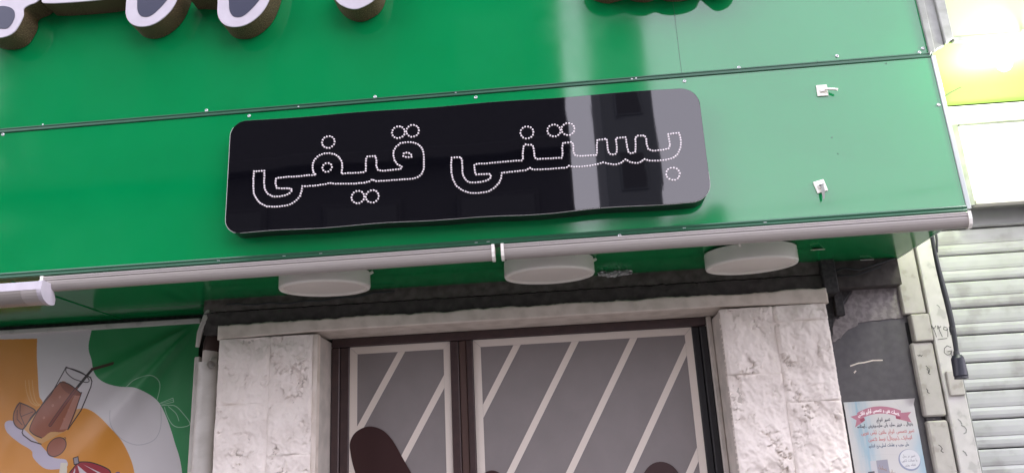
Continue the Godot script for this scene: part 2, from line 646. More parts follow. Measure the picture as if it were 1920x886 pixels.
	M.lime_pale.emission = Color(0.95, 1.0, 0.8)
	M.lime_pale.emission_energy_multiplier = 0.02
	M.tube_lens = mat(lin(0.3, 0.275, 0.245), 0.35)
	M.foil = mat(lin(0.6, 0.6, 0.58), 0.2, 0.3)

# ---------------------------------------------------------------- what lies behind the camera (seen only mirrored)
func street() -> void:
	var g := PlaneMesh.new()
	g.size = Vector2(400, 400)
	structure("road", g, worn([[0.2, lin(0.04, 0.04, 0.042)], [0.8, lin(0.07, 0.068, 0.066)]], 0.5, 0.9, 0.02, 30), Vector3.ZERO)
	structure("pavement", box(Vector3(-30, 0.0, -0.3), Vector3(30, 0.13, 2.6), 0.02), worn([[0.2, lin(0.1, 0.095, 0.09)], [0.8, lin(0.15, 0.14, 0.13)]], 0.8, 0.9, 0.02, 31))
	var brick := worn([[0.2, lin(0.014, 0.013, 0.016)], [0.8, lin(0.022, 0.02, 0.024)]], 0.6, 0.9, 0.03, 32)
	var far_wall := worn([[0.2, lin(0.095, 0.105, 0.115)], [0.8, lin(0.125, 0.135, 0.145)]], 0.6, 0.9, 0.03, 33)
	var a := thing("building", "wide dark building across the street, mirrored in the left of the black sign", "building", Vector3(-3.75, 0, 9))
	part(a, "wall", box(Vector3(-5.1, 0, 0), Vector3(4.1, 10.3, 9), 0.03), brick)
	part(a, "parapet", box(Vector3(-5.2, 10.3, -0.1), Vector3(4.2, 10.6, 9.1), 0.03), far_wall)
	var glass := mat(lin(0.014, 0.014, 0.017), 0.7)
	for f in 3:
		for k in 4:
			var x := -3.0 + k * 2.0
			var y := 1.0 + f * 3.1
			var w := part(a, "window", box(Vector3(x - 0.6, y, -0.06), Vector3(x + 0.6, y + 1.5, -0.002), 0.02), brick)
			part(w, "pane", box(Vector3(x - 0.53, y + 0.07, -0.075), Vector3(x + 0.53, y + 1.43, -0.062), 0.005), glass)
		part(a, "ledge", box(Vector3(-5.15, 3.0 + f * 3.1, -0.25), Vector3(4.1, 3.2 + f * 3.1, -0.002), 0.02), brick)
	var t := thing("building", "narrow dark tower mirrored as dark strip in the black sign's right half", "building", Vector3(3.55, 0, 30))
	part(t, "wall", box(Vector3(-1.1, 0, 0), Vector3(1.15, 27, 6), 0.05), far_wall)
	part(t, "roof", box(Vector3(-1.2, 27, -0.1), Vector3(1.25, 27.4, 6.1), 0.05), brick)
	for f in 7:
		var w := part(t, "window", box(Vector3(-0.5, 3.0 + f * 3.3, -0.06), Vector3(0.6, 4.6 + f * 3.3, -0.002), 0.02), far_wall)
		part(w, "pane", box(Vector3(-0.42, 3.08 + f * 3.3, -0.08), Vector3(0.52, 4.52 + f * 3.3, -0.062), 0.005), glass)
	var c := thing("building", "low dark flat roofed building mirrored at the black sign's bottom right corner", "building", Vector3(6.5, 0, 13))
	part(c, "wall", box(Vector3(-4.2, 0, 0), Vector3(14, 5.2, 8), 0.03), far_wall)
	part(c, "parapet", box(Vector3(-4.3, 5.2, -0.05), Vector3(14, 5.5, 8.05), 0.03), brick)
	part(c, "roof_room", box(Vector3(-4.0, 5.5, 0.5), Vector3(-3.45, 6.55, 2.5), 0.02), far_wall)
	part(c, "water_tank", box(Vector3(-3.3, 5.5, 0.6), Vector3(-2.9, 6.75, 1.4), 0.1), far_wall)
	for k in 5:
		var w := part(c, "window", box(Vector3(-3.0 + k * 3.2, 3.6, -0.06), Vector3(-1.6 + k * 3.2, 4.8, -0.002), 0.02), M.grey_metal)
		part(w, "pane", box(Vector3(-2.9 + k * 3.2, 3.7, -0.08), Vector3(-1.7 + k * 3.2, 4.7, -0.062), 0.005), glass)
	var wire := thing("overhead_cable", "thin black cable sagging across the street, mirrored as a line in the black sign", "cable", Vector3(0, 0, 6))
	for s in [[0.0, 0.0]]:
		var pts := []
		for i in 25:
			var u := i / 24.0
			pts.append(Vector3(lerpf(-9, 12, u), 5.0 + s[0] - 1.1 * sin(PI * u) * (1.0 - s[1]) + 0.5 * u, 0.1 * s[0]))
		part(wire, "strand", tube(pts, 0.006, 6), M.cable)

# ---------------------------------------------------------------- the shop front
func stone_height(x0: float, x1: float, y0: float, y1: float, s: float, amp: float) -> Callable:
	return func(x: float, y: float) -> float:
		var u := 0.8 * x + 0.6 * y
		var v := 0.8 * y - 0.6 * x
		var wx := u * 30.0 + 1.1 * lumps.get_noise_2d(x * 13.0 + s, y * 13.0) + 0.18 * lumps.get_noise_2d(x * 60.0, y * 60.0 + s)
		var wy := v * 17.0 + 1.1 * lumps.get_noise_2d(x * 13.0, y * 13.0 + s) + 0.18 * lumps.get_noise_2d(x * 60.0 + s, y * 60.0)
		var open := smoothstep(0.02, 0.42, lumps.get_noise_2d(x * 7.0 + 3.0 * s, y * 7.0))
		var h := (0.08 + 0.26 * open) * chips.get_noise_2d(wx + s, wy)
		h -= 0.36 * open * (1.0 - smoothstep(0.0, 0.11, creases.get_noise_2d(wx + s, wy) + 1.0))
		h += 0.62 * lumps.get_noise_2d(x * 8.0 + s, y * 6.0) - 0.22 * absf(lumps.get_noise_2d(u * 26.0 + s, v * 15.0)) + 0.03 * lumps.get_noise_2d(x * 90.0, y * 90.0 + s)
		var ex := smoothstep(0.0, 0.009, minf(x - x0, x1 - x))
		var ey := smoothstep(0.0, 0.005, minf(y - y0, y1 - y))
		return amp * (h * (0.25 + 0.75 * ex * ey) + 0.26 * ex + 0.1 * ey - 0.36)

func shop() -> void:
	var b := thing("shop_building", "shop front with white rough stone pillars, brown framed window and bare concrete beam", "building")
	# the body of the house behind everything
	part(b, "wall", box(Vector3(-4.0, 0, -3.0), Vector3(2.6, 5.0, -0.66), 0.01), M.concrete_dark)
	# beam over the opening: a dusty upper course and a dark lower course with a crack between
	var rough_h := func(x: float, y: float) -> float: return 0.004 * lumps.get_noise_2d(x * 22.0, y * 30.0) + 0.0015 * fine.get_noise_2d(x * 160.0, y * 160.0)
	part(b, "beam_course", relief(-1.13, 0.83, 2.244, 2.36, -0.425, 0.2, 0.006, rough_h, 0.004), M.concrete)
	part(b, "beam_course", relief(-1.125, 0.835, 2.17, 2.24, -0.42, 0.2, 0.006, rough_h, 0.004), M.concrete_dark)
	part(b, "beam_core", box(Vector3(-1.1, 2.2, -0.657), Vector3(1.07, 5.0, -0.44), 0.002), M.concrete_dark)
	# white plaster band with a torn upper edge, its underside the head of the opening
	var top := PackedVector2Array()
	var n := 220
	for i in n + 1:
		var x := lerpf(-1.072, 0.828, float(i) / n)
		top.append(Vector2(x, 2.197 + 0.006 * lumps.get_noise_2d(x * 6.0, 3.0) + 0.003 * fine.get_noise_2d(x * 17.0, 1.0) + 0.0016 * fine.get_noise_2d(x * 190.0, 9.0)))
	var band := top.duplicate()
	band.append_array(PackedVector2Array([Vector2(0.828, 2.15), Vector2(0.505, 2.158), Vector2(-0.755, 2.158), Vector2(-1.072, 2.15)]))
	part(b, "plaster_band", prism(band, -0.6, -0.4025, 0.004), M.plaster)
	# pillars
	for s in [[-1.064, -0.751, 1], [0.499, 0.818, 2]]:
		var x0: float = s[0]
		var x1: float = s[1]
		var core := part(b, "stone_pillar", box(Vector3(x0, 0.0, -0.655), Vector3(x1, 2.149, -0.4115), 0.004), M.reveal)
		var cols: Array = [[x0, x0 + 0.163], [x0 + 0.1635, x1 - 0.014]] if s[2] == 1 else [[x0, x0 + 0.159], [x0 + 0.1595, x1]]
		var seams: Array = [[2.1492, 1.945, 1.70, 1.4, 1.1, 0.8, 0.5, 0.25, 0.0], [2.1492, 1.787, 1.52, 1.25, 0.95, 0.65, 0.3, 0.0]] if s[2] == 1 else [[2.1492, 1.949, 1.66, 1.4, 1.1, 0.8, 0.5, 0.25, 0.0], [2.1492, 2.1, 1.86, 1.62, 1.3, 1.0, 0.65, 0.3, 0.0]]
		for k in 2:
			for j in seams[k].size() - 1:
				var y1: float = seams[k][j] - 0.0002
				var y0: float = seams[k][j + 1] + 0.0002
				var ax: float = cols[k][0]
				var bx: float = cols[k][1]
				var fine_cell := 0.0026 if y1 > 1.55 else 0.012
				part(core, "stone_slab", relief(ax, bx, y0, y1, -0.4, 0.03, fine_cell, stone_height(ax, bx, y0, y1, 7.0 * s[2] + 3.1 * k + j, 0.021), 0.001), M.stone)
		if s[2] == 1:
			var edge_h := func(x: float, y: float) -> float: return 0.003 * lumps.get_noise_2d(x * 40.0, y * 12.0)
			part(core, "corner_strip", relief(x1 - 0.0135, x1 + 0.001, 0.0, 2.1492, -0.408, 0.03, 0.007, edge_h), M.plaster)
	# window
	var w := part(b, "window", box(Vector3(-0.749, 0.02, -0.64), Vector3(0.481, 2.157, -0.585), 0.001), M.rubber)
	var z := -0.56
	part(w, "frame", box(Vector3(-0.7495, 0.05, -0.584), Vector3(-0.722, 2.128, z), 0.003), M.brown)
	part(w, "frame", box(Vector3(-0.7218, 0.05, -0.584), Vector3(-0.691, 2.128, z - 0.006), 0.003), M.brown)
	part(w, "frame", box(Vector3(-0.7495, 2.129, -0.584), Vector3(0.481, 2.1575, z + 0.002), 0.003), M.brown)
	part(b, "reveal_filler", box(Vector3(0.4815, 0.0, -0.6), Vector3(0.4988, 2.157, -0.545), 0.004), M.reveal)
	part(w, "frame", box(Vector3(0.459, 0.05, -0.584), Vector3(0.481, 2.128, z + 0.004), 0.003), M.rubber)
	part(w, "frame", box(Vector3(0.435, 0.05, -0.584), Vector3(0.4585, 2.128, z - 0.008), 0.003), M.rubber)
	part(w, "mullion", box(Vector3(-0.355, 0.05, -0.584), Vector3(-0.328, 2.128, z), 0.003), M.brown)
	part(w, "mullion", box(Vector3(-0.3275, 0.05, -0.584), Vector3(-0.302, 2.128, z - 0.005), 0.003), M.brown_mid)
	part(w, "mullion", box(Vector3(-0.3015, 0.05, -0.584), Vector3(-0.281, 2.128, z + 0.001), 0.003), M.brown)
	part(w, "pane", box(Vector3(-0.6905, 0.05, -0.584), Vector3(-0.3555, 2.1285, z - 0.012), 0.001), M.frosted)
	part(w, "pane", box(Vector3(-0.2805, 0.05, -0.584), Vector3(0.4345, 2.1285, z - 0.012), 0.001), M.frosted)
	# pale tape stripes stuck on the frosted panes: borders, then slanting bands cut to the border
	var zt := z - 0.0115
	for p in [[-0.69, -0.355], [-0.28, 0.434]]:
		var l: float = p[0]
		var r: float = p[1]
		part(w, "pale_border", prism(PackedVector2Array([Vector2(l, 2.128), Vector2(r, 2.128), Vector2(r - 0.023, 2.104), Vector2(l + 0.025, 2.104)]), zt, zt + 0.0015), M.stripe)
		part(w, "pale_border", prism(PackedVector2Array([Vector2(l, 2.127), Vector2(l + 0.025, 2.103), Vector2(l + 0.025, 0.1), Vector2(l, 0.06)]), zt, zt + 0.0015), M.stripe)
		part(w, "pale_border", prism(PackedVector2Array([Vector2(r, 2.127), Vector2(r, 0.06), Vector2(r - 0.023, 0.1), Vector2(r - 0.023, 2.103)]), zt, zt + 0.0015), M.stripe)
		var field := PackedVector2Array([Vector2(l + 0.0255, 2.1035), Vector2(r - 0.0235, 2.1035), Vector2(r - 0.0235, 0.1), Vector2(l + 0.0255, 0.1)])
		var step := 0.2 if l < -0.5 else 0.1905
		for k in range(-1, 11):
			var xt := (-0.529 if l < -0.5 else -0.146) + k * step
			var sl := 0.58
			var strip := PackedVector2Array([Vector2(xt, 2.105), Vector2(xt + 0.024, 2.105), Vector2(xt + 0.024 - 2.05 * sl, 0.055), Vector2(xt - 2.05 * sl, 0.055)])
			for cut in Geometry2D.intersect_polygons(strip, field):
				if cut.size() > 2:
					part(w, "pale_stripe", prism(cut, zt, zt + 0.0015), M.stripe)
	# brown film shapes at the bottom of the panes
	var d1 := curve(flat_points([-687, 1800, -684, 1832, -664, 1857, -626, 1869, -583, 1856, -549, 1821, -515, 1762, -470, 1680, -445, 1610, -455, 1560, -500, 1535, -560, 1560, -620, 1640, -668, 1725], 0.001), true)
	part(w, "brown_film", prism(d1, zt + 0.0017, zt + 0.0025), M.decal)
	part(w, "brown_film", prism(ellipse(Vector2(0.291, 1.644), 0.062, 0.07, 0.0, 36).slice(0, 36), zt + 0.0017, zt + 0.0025), M.decal)
	part(w, "brown_film", prism(ellipse(Vector2(-0.235, 1.664), 0.043, 0.05, 0.0, 36).slice(0, 36), zt + 0.0017, zt + 0.0025), M.decal)
	# dark stone face to the right of the pillar with a patch of bare plaster
	part(b, "stone_face", box(Vector3(0.822, 0.0, -0.655), Vector3(1.09, 3.4, -0.49), 0.002), M.stone_dark)
	part(b, "dark_overlay", prism(flat_points([823, 3390, 1089, 3390, 1089, 2221, 968, 2221, 956, 2230, 900, 2165, 880, 2140, 862, 2113, 846, 2060, 823, 2060], 0.001), -0.4895, -0.4885), M.iron)  # thin overlay, darker than the stone face it lies on
	var edge := PackedVector2Array()
	var outline := flat_points([846, 2040, 856, 2093, 866, 2113, 880, 2113, 884, 2134, 902, 2158, 956, 2228, 968, 2218, 1040, 2221, 1073, 2220, 1076, 2104, 1020, 2102, 936, 2099, 930, 2088, 896, 2074, 872, 2050], 0.001)
	for i in outline.size():
		for k in 6:
			var q := outline[i].lerp(outline[(i + 1) % outline.size()], k / 6.0)
			edge.append(q + Vector2(fine.get_noise_2d(q.x * 210.0, q.y * 210.0), fine.get_noise_2d(q.y * 210.0, q.x * 210.0 + 9.0)) * 0.004)
	part(b, "plaster_patch", prism(edge, -0.4895, -0.4865, 0.001), M.patch)
	part(b, "scratch", ribbon(flat_points([890, 1966, 915, 1973, 932, 1974, 960, 1979, 988, 1978], 0.001), 0.004, -0.49, 0.001), M.plaster)
	part(b, "scratch", ribbon(flat_points([898, 1945, 903, 1950], 0.001), 0.004, -0.49, 0.001), M.plaster)
	var post := part(b, "iron_post", box(Vector3(0.822, 2.18, -0.47), Vector3(0.866, 2.5, -0.405), 0.003), M.iron)
	part(post, "iron_plate", box(Vector3(0.868, 2.12, -0.489), Vector3(0.895, 2.2, -0.47), 0.002), M.iron)

# ---------------------------------------------------------------- the green fascia
func fascia() -> void:
	var f := thing("shop_fascia", "bright glossy green sheet fascia with green soffit above the shop window", "fascia")
	part(f, "upper_panel", prism(PackedVector2Array([Vector2(-2.8, 2.722), Vector2(1.0715, 2.7515), Vector2(1.056, 3.45), Vector2(-2.8, 3.45)]), -0.006, 0.0, 0.0008), M.green)
	part(f, "lower_panel", prism(PackedVector2Array([Vector2(-2.8, 2.2902), Vector2(1.0772, 2.3076), Vector2(1.0712, 2.7375), Vector2(-2.8, 2.708)]), -0.006, 0.0005, 0.0008), M.green)
	var turn := Vector3(0, 0, 0.0076)
	part(f, "joint_strip", sweep(PackedVector2Array([Vector2(-0.006, -0.0068), Vector2(0.0025, -0.0066), Vector2(0.0038, -0.005), Vector2(0.0036, 0.0015), Vector2(0.0056, 0.003), Vector2(0.0056, 0.0058), Vector2(0.0035, 0.0066), Vector2(-0.006, 0.0068)]), -2.55, 1.325, true), M.green_dark, Vector3(-0.2525, 2.7346, 0.0), turn)
	part(f, "bottom_trim", sweep(PackedVector2Array([Vector2(-0.03, -0.001), Vector2(0.004, -0.001), Vector2(0.006, 0.002), Vector2(0.003, 0.006), Vector2(0.0055, 0.0115), Vector2(0.004, 0.0145), Vector2(-0.03, 0.0145)]), -2.55, 1.329, true), M.green_dark, Vector3(-0.2525, 2.2867, 0.0), Vector3(0, 0, 0.0045))
	# soffit sheets
	part(f, "soffit_panel", box(Vector3(-1.512, 2.2855, -0.47), Vector3(1.076, 2.291, -0.031), 0.001), M.green_soffit)
	part(f, "soffit_panel", box(Vector3(-2.8, 2.2835, -0.64), Vector3(-1.518, 2.289, -0.031), 0.001), M.green_soffit)
	part(f, "soffit_panel", box(Vector3(-1.512, 2.2845, -0.64), Vector3(-1.13, 2.29, -0.4705), 0.001), M.green_soffit)
	part(f, "soffit_edge", box(Vector3(-2.8, 2.245, -0.658), Vector3(-1.13, 2.288, -0.641), 0.002), M.iron)
	# the end of the box, a grey folded edge and its return
	part(f, "end_trim", prism(PackedVector2Array([Vector2(1.0775, 2.298), Vector2(1.089, 2.2985), Vector2(1.083, 2.742), Vector2(1.0715, 2.741)]), -0.02, 0.004, 0.001), M.edge_grey)
	part(f, "end_panel", box(Vector3(1.077, 2.286, -0.47), Vector3(1.081, 2.74, -0.021), 0.0005), M.edge_grey)
	part(f, "end_panel", box(Vector3(1.0765, 2.741, -0.47), Vector3(1.0795, 3.45, 0.0), 0.0005), M.edge_grey)
	part(f, "top_panel", box(Vector3(-2.8, 3.451, -0.6), Vector3(1.056, 3.46, 0.0), 0.0005), M.green)
	# screws: pale washers with dark centres
	var washer := lathe([Vector2(0.0015, 0.0022), Vector2(0.003, 0.0026), Vector2(0.0045, 0.0016), Vector2(0.005, 0.0)], 14)
	var centre := lathe([Vector2(0.0, 0.0019), Vector2(0.0019, 0.0019)], 10)
	for p in flat_points([-1565, 2713, -963, 2741, -837, 2714, -473, 2744, -186, 2719, 398, 2721, 551, 2750, 822, 2763, 1044, 2755, 1055, 2766, 1064, 2595, 180, 2286], 0.001):
		var s := part(f, "screw", washer, M.steel, Vector3(p.x, p.y, 0.0004 if p.y > 2.3 else 0.006), Vector3(PI / 2, 0, 0))
		part(s, "screw_socket", centre, M.dark_hole)
	# specks of silver where the paint of the strip has chipped, and dark rivets
	for p in flat_points([-1445, 2733, -693, 2729, -242, 2737, 253, 2738, 265, 2739], 0.001):
		part(f, "paint_chip", lathe([Vector2(0, 0.001), Vector2(0.0026, 0.0)], 7), M.steel, Vector3(p.x, p.y, 0.0048), Vector3(PI / 2, 0, 0))
	for p in flat_points([395, 2723, 767, 2751, 950, 2729], 0.001):
		part(f, "rivet", lathe([Vector2(0, 0.0012), Vector2(0.0014, 0.001), Vector2(0.0024, 0.0)], 10), M.green_dark, Vector3(p.x, p.y, 0.0006), Vector3(PI / 2, 0, 0))
	for x in [-0.72, -0.62, -0.168, -0.2, -0.9, 0.35, 0.56]:
		part(f, "paint_chip", box(Vector3(-0.004, -0.0008, 0), Vector3(0.004, 0.0008, 0.001), 0.0002), M.steel, Vector3(x, 2.294 + x * 0.0045, 0.0055))
	var film := mat(lin(0.02, 0.12, 0.055), 0.5)
	for q in [[770, 2523, 0.0022], [778, 2475, 0.002]]:
		part(f, "dirt_speck", lathe([Vector2(0, 0.0003), Vector2(q[2] * 0.7, 0.0003), Vector2(q[2], 0.0)], 9), film, Vector3(q[0] * 0.001, q[1] * 0.001, 0.0006), Vector3(PI / 2, 0, 0))
	# a seam in the upper sheet
	part(f, "sheet_seam", box(Vector3(0.3925, 2.748, 0.0), Vector3(0.3935, 3.45, 0.0006), 0.0001), M.green_dark)

# ---------------------------------------------------------------- the black sign with its dotted lettering
func black_sign() -> void:
	var at := Vector3(-0.222, 2.513, 0.0)
	var s := thing("dotted_sign", "long black rounded sign panel with white dotted Persian lettering on the green fascia", "sign", at)
	var raw := rounded_rect(-0.646, -0.163, 0.644, 0.163, [0.05, 0.045, 0.042, 0.05], 10)
	var outline := PackedVector2Array()
	for i in raw.size():
		var a := raw[i]
		var b := raw[(i + 1) % raw.size()]
		var k := maxi(1, int(a.distance_to(b) / 0.03))
		for j in k:
			outline.append(a.lerp(b, float(j) / k))
	for i in outline.size():
		var q := outline[i]
		var bend := Vector2(0, -0.004 * exp(-pow((q.x - 0.15) / 0.12, 2)) + 0.0015 * sin(q.x * 21.0)) if q.y < -0.1 else Vector2(0, 0.0012 * sin(q.x * 17.0))
		outline[i] = q + bend + Vector2(0, q.x * 0.001)
	part(s, "sign_box", prism(outline, 0.0008, 0.047), M.black_side)
	part(s, "face_panel", prism(outline, 0.0472, 0.051, 0.0012), M.acrylic)
	# pale chipped rim of the sheet, broken here and there
	var run := []
	for i in outline.size() + 1:
		var q := outline[i % outline.size()]
		var low := q.y < -0.08 or (q.x < -0.6 and q.y < 0.145)
		var keep: bool = (low and fine.get_noise_2d(q.x * 30.0, q.y * 30.0) > -0.5) or (not low and fine.get_noise_2d(q.x * 70.0, q.y * 70.0 + 5.0) > 0.28)
		if keep and i < outline.size():
			run.append(Vector3(q.x, q.y, 0.0497))
		else:
			if run.size() > 1:
				part(s, "chipped_edge", tube(run, 0.0009 if q.y < -0.08 else 0.0006, 6), M.chip_white)
			run = []
	# the outlines of the letters, set with small round lamps
	var names := ["letter_outline", "letter_outline", "letter_dot", "letter_dot", "letter_dot", "letter_dot", "letter_dot", "letter_hole", "letter_hole", "letter_dot", "letter_dot", "letter_dot", "letter_dot"]
	var paths := []
	paths.append(flat_points([-573, 9, -544, 8, -544, -22, -542, -43, -533, -58, -518, -68, -502, -69, -485, -67, -473, -62, -465, -53, -470, -48, -481, -47, -508, -45, -512, -32, -512, -18, -507, -15, -484, -14, -454, -15, -430, -14, -401, -14, -408, -7, -411, 5, -411, 18, -406, 30, -396, 41, -381, 46, -366, 46, -351, 42, -339, 33, -331, 20, -329, 6, -330, -7, -332, -16, -311, -16, -286, -17, -269, -16, -265, -12, -265, 4, -264, 22, -262, 28, -238, 28, -236, 18, -236, -1, -232, -12, -223, -16, -198, -16, -171, -15, -166, -8, -178, -1, -186, 11, -189, 25, -189, 38, -183, 50, -170, 60, -153, 62, -136, 60, -121, 53, -110, 40, -107, 24, -106, 3, -107, -18, -113, -33, -122, -41, -137, -45, -159, -45, -188, -45, -218, -45, -238, -44, -248, -39, -254, -44, -272, -47, -296, -47, -326, -45, -350, -44, -364, -40, -375, -43, -399, -45, -424, -45, -438, -44, -439, -56, -443, -71, -453, -83, -467, -93, -487, -97, -511, -97, -533, -95, -551, -85, -564, -70, -571, -54, -573, -36, -574, -12], 0.001))
	paths.append(flat_points([-31, 8, -7, 7, -3, 0, -3, -21, -3, -41, 3, -56, 13, -66, 30, -68, 50, -67, 64, -63, 73, -55, 71, -47, 55, -46, 32, -45, 30, -34, 29, -18, 37, -15, 66, -16, 100, -15, 134, -14, 156, -15, 160, -10, 161, 8, 164, 26, 170, 30, 187, 28, 190, 22, 191, 6, 192, -9, 199, -14, 221, -14, 245, -15, 264, -15, 267, -5, 267, 13, 270, 27, 293, 28, 297, 19, 296, 3, 298, -10, 312, -14, 331, -14, 355, -14, 358, -7, 359, 14, 362, 29, 386, 30, 387, 20, 387, 4, 389, -9, 395, -16, 405, -16, 411, -8, 412, 10, 411, 28, 416, 31, 437, 31, 438, 18, 439, 3, 441, -12, 449, -17, 459, -12, 462, 6, 462, 27, 469, 33, 488, 32, 491, 22, 491, 4, 494, -9, 505, -13, 527, -13, 546, -11, 552, -1, 551, 17, 550, 31, 580, 32, 581, 18, 581, 2, 577, -13, 569, -28, 555, -38, 536, -42, 514, -42, 495, -41, 482, -35, 472, -42, 460, -45, 443, -41, 431, -32, 419, -41, 403, -45, 386, -41, 372, -36, 360, -40, 338, -43, 314, -44, 291, -43, 282, -39, 274, -44, 248, -44, 219, -44, 185, -43, 177, -37, 167, -43, 147, -44, 123, -45, 102, -46, 100, -59, 93, -74, 80, -87, 63, -96, 39, -98, 15, -96, -4, -88, -21, -73, -29, -55, -33, -34, -33, -13], 0.001))
	for c in [[-369, 79, 17.5], [-175, 93, 17.5], [-136, 94, 17.5], [-286, -86, 17.5], [-247, -87, 17.5], [-371, 5, 13.0]]:
		paths.append(ellipse(Vector2(c[0], c[1]) * 0.001, c[2] * 0.001, c[2] * 0.001, 0.0, 40).slice(0, 40))
	paths.append(flat_points([-161, 30, -151, 32, -141, 26, -139, 18, -153, 18, -162, 22], 0.001))
	for c in [[175, 65, 17.5], [248, 65, 17.5], [286, 66, 17.5], [551, -82, 17.5]]:
		paths.append(ellipse(Vector2(c[0], c[1]) * 0.001, c[2] * 0.001, c[2] * 0.001, 0.0, 40).slice(0, 40))
	var bulb := lathe([Vector2(0, 0.0036), Vector2(0.0013, 0.0033), Vector2(0.0022, 0.0023), Vector2(0.0027, 0.0)], 8)
	for n in paths.size():
		var pts: PackedVector2Array = paths[n]
		var total := 0.0
		for i in pts.size():
			total += pts[i].distance_to(pts[(i + 1) % pts.size()])
		var count := roundi(total / (0.0071 if total > 0.13 else 0.0078))
		var st := begin()
		var walked := 0.0
		var k := 0
		for i in pts.size():
			var a := pts[i]
			var b := pts[(i + 1) % pts.size()]
			var d := a.distance_to(b)
			while k < count and total * k / count < walked + d:
				var q := a.lerp(b, (total * k / count - walked) / d)
				q += Vector2(rng.randf_range(-1, 1), rng.randf_range(-1, 1)) * 0.0004
				st.append_from(bulb, 0, Transform3D(Basis(Vector3.RIGHT, PI / 2), Vector3(q.x, q.y, 0.051)))
				k += 1
			walked += d
		var o := part(s, names[n], st.commit(), M.led)
		stuff(o)

# ---------------------------------------------------------------- raised letters at the top
func raised(label: String, outline: PackedVector2Array, insets: Array, called := "raised_letter") -> void:
	var o := thing(called, label, "sign letter", Vector3(outline[0].x, outline[0].y, 0), "raised white letters along the top of the green fascia")
	var rel := PackedVector2Array()
	for p in outline:
		rel.append(p - outline[0])
	part(o, "side_wall", prism(rel, 0.0025, 0.0675), M.letter_side)
	part(o, "face", prism(rel, 0.0677, 0.0705, 0.001), M.letter_white)
	for inset in insets:
		var q := PackedVector2Array()
		for p in inset:
			q.append(p - outline[0])
		part(o, "navy_inset", prism(q, 0.0708, 0.0716), M.letter_navy)

func channel_letters() -> void:
	raised("white raised letter with round navy bowl at the fascia's far left edge",
		curve(flat_points([-1640, 3120, -1640, 3030, -1610, 2997, -1562, 2988, -1523, 3003, -1502, 3050, -1503, 3078, -1488, 3090, -1465, 3100, -1440, 3140, -1450, 3230, -1520, 3290, -1610, 3240], 0.001), true),
		[curve(flat_points([-1610, 3060, -1590, 3025, -1565, 3018, -1541, 3019, -1527, 3050, -1534, 3078, -1560, 3092, -1590, 3090], 0.001), true)])
	raised("long low white raised letter between the round bowl and the first navy hook",
		curve(flat_points([-1452, 3101, -1425, 3090, -1330, 3087, -1240, 3090, -1205, 3105, -1200, 3150, -1240, 3165, -1400, 3165, -1440, 3145], 0.001), true, 4), [])
	for h in [[0.0, 0.0, "white raised letter hook with navy filling, left of the two large hooks at top left"], [0.2745, -0.0255, "white raised letter hook with navy filling, right of the two large hooks at top left"]]:
		var d := Vector2(h[0], h[1])
		var face := PackedVector2Array()
		var inset := PackedVector2Array()
		for p in curve(flat_points([-1193, 3120, -1193, 3070, -1190, 3030, -1172, 3000, -1139, 2987, -1100, 2994, -1063, 3024, -1040, 3068, -1025, 3140, -1025, 3260, -1075, 3270, -1085, 3200, -1120, 3150, -1170, 3150], 0.001), true):
			face.append(p + d)
		for p in curve(flat_points([-1162, 3110, -1159, 3077, -1155, 3041, -1140, 3020, -1110, 3023, -1069, 3069, -1055, 3110, -1080, 3125, -1130, 3125], 0.001), true):
			inset.append(p + d)
		raised(h[2], face, [inset])
	raised("thin dark edged raised letter joint between the two large navy hooks at top left",
		curve(flat_points([-1012, 3079, -985, 3073, -940, 3068, -925, 3075, -922, 3110, -990, 3115], 0.001), true, 4), [])
	raised("small white raised letter hook nearest the middle of the fascia top",
		curve(flat_points([-590, 3060, -570, 3021, -546, 2999, -515, 2988, -484, 2997, -456, 3018, -440, 3060, -430, 3150, -470, 3170, -480, 3110, -540, 3090, -580, 3100], 0.001), true),
		[curve(flat_points([-555, 3055, -530, 3026, -512, 3022, -490, 3030, -475, 3060, -500, 3075, -540, 3075], 0.001), true)])
	# the dark scalloped group right of the middle, seen from below
	var bottom := curve(flat_points([150, 3060, 150, 3020, 172, 2996, 205, 2984, 235, 2988, 262, 2992, 290, 2981, 322, 2978, 350, 2986, 375, 2976, 405, 2972, 440, 2976, 470, 2990, 486, 3014, 500, 3000, 525, 2976, 552, 2978, 578, 3000, 590, 3050, 560, 3150, 400, 3200, 220, 3160], 0.001), true)
	raised("dark scalloped raised ornament at the fascia top above the right half of the black sign", bottom, [], "raised_ornament")

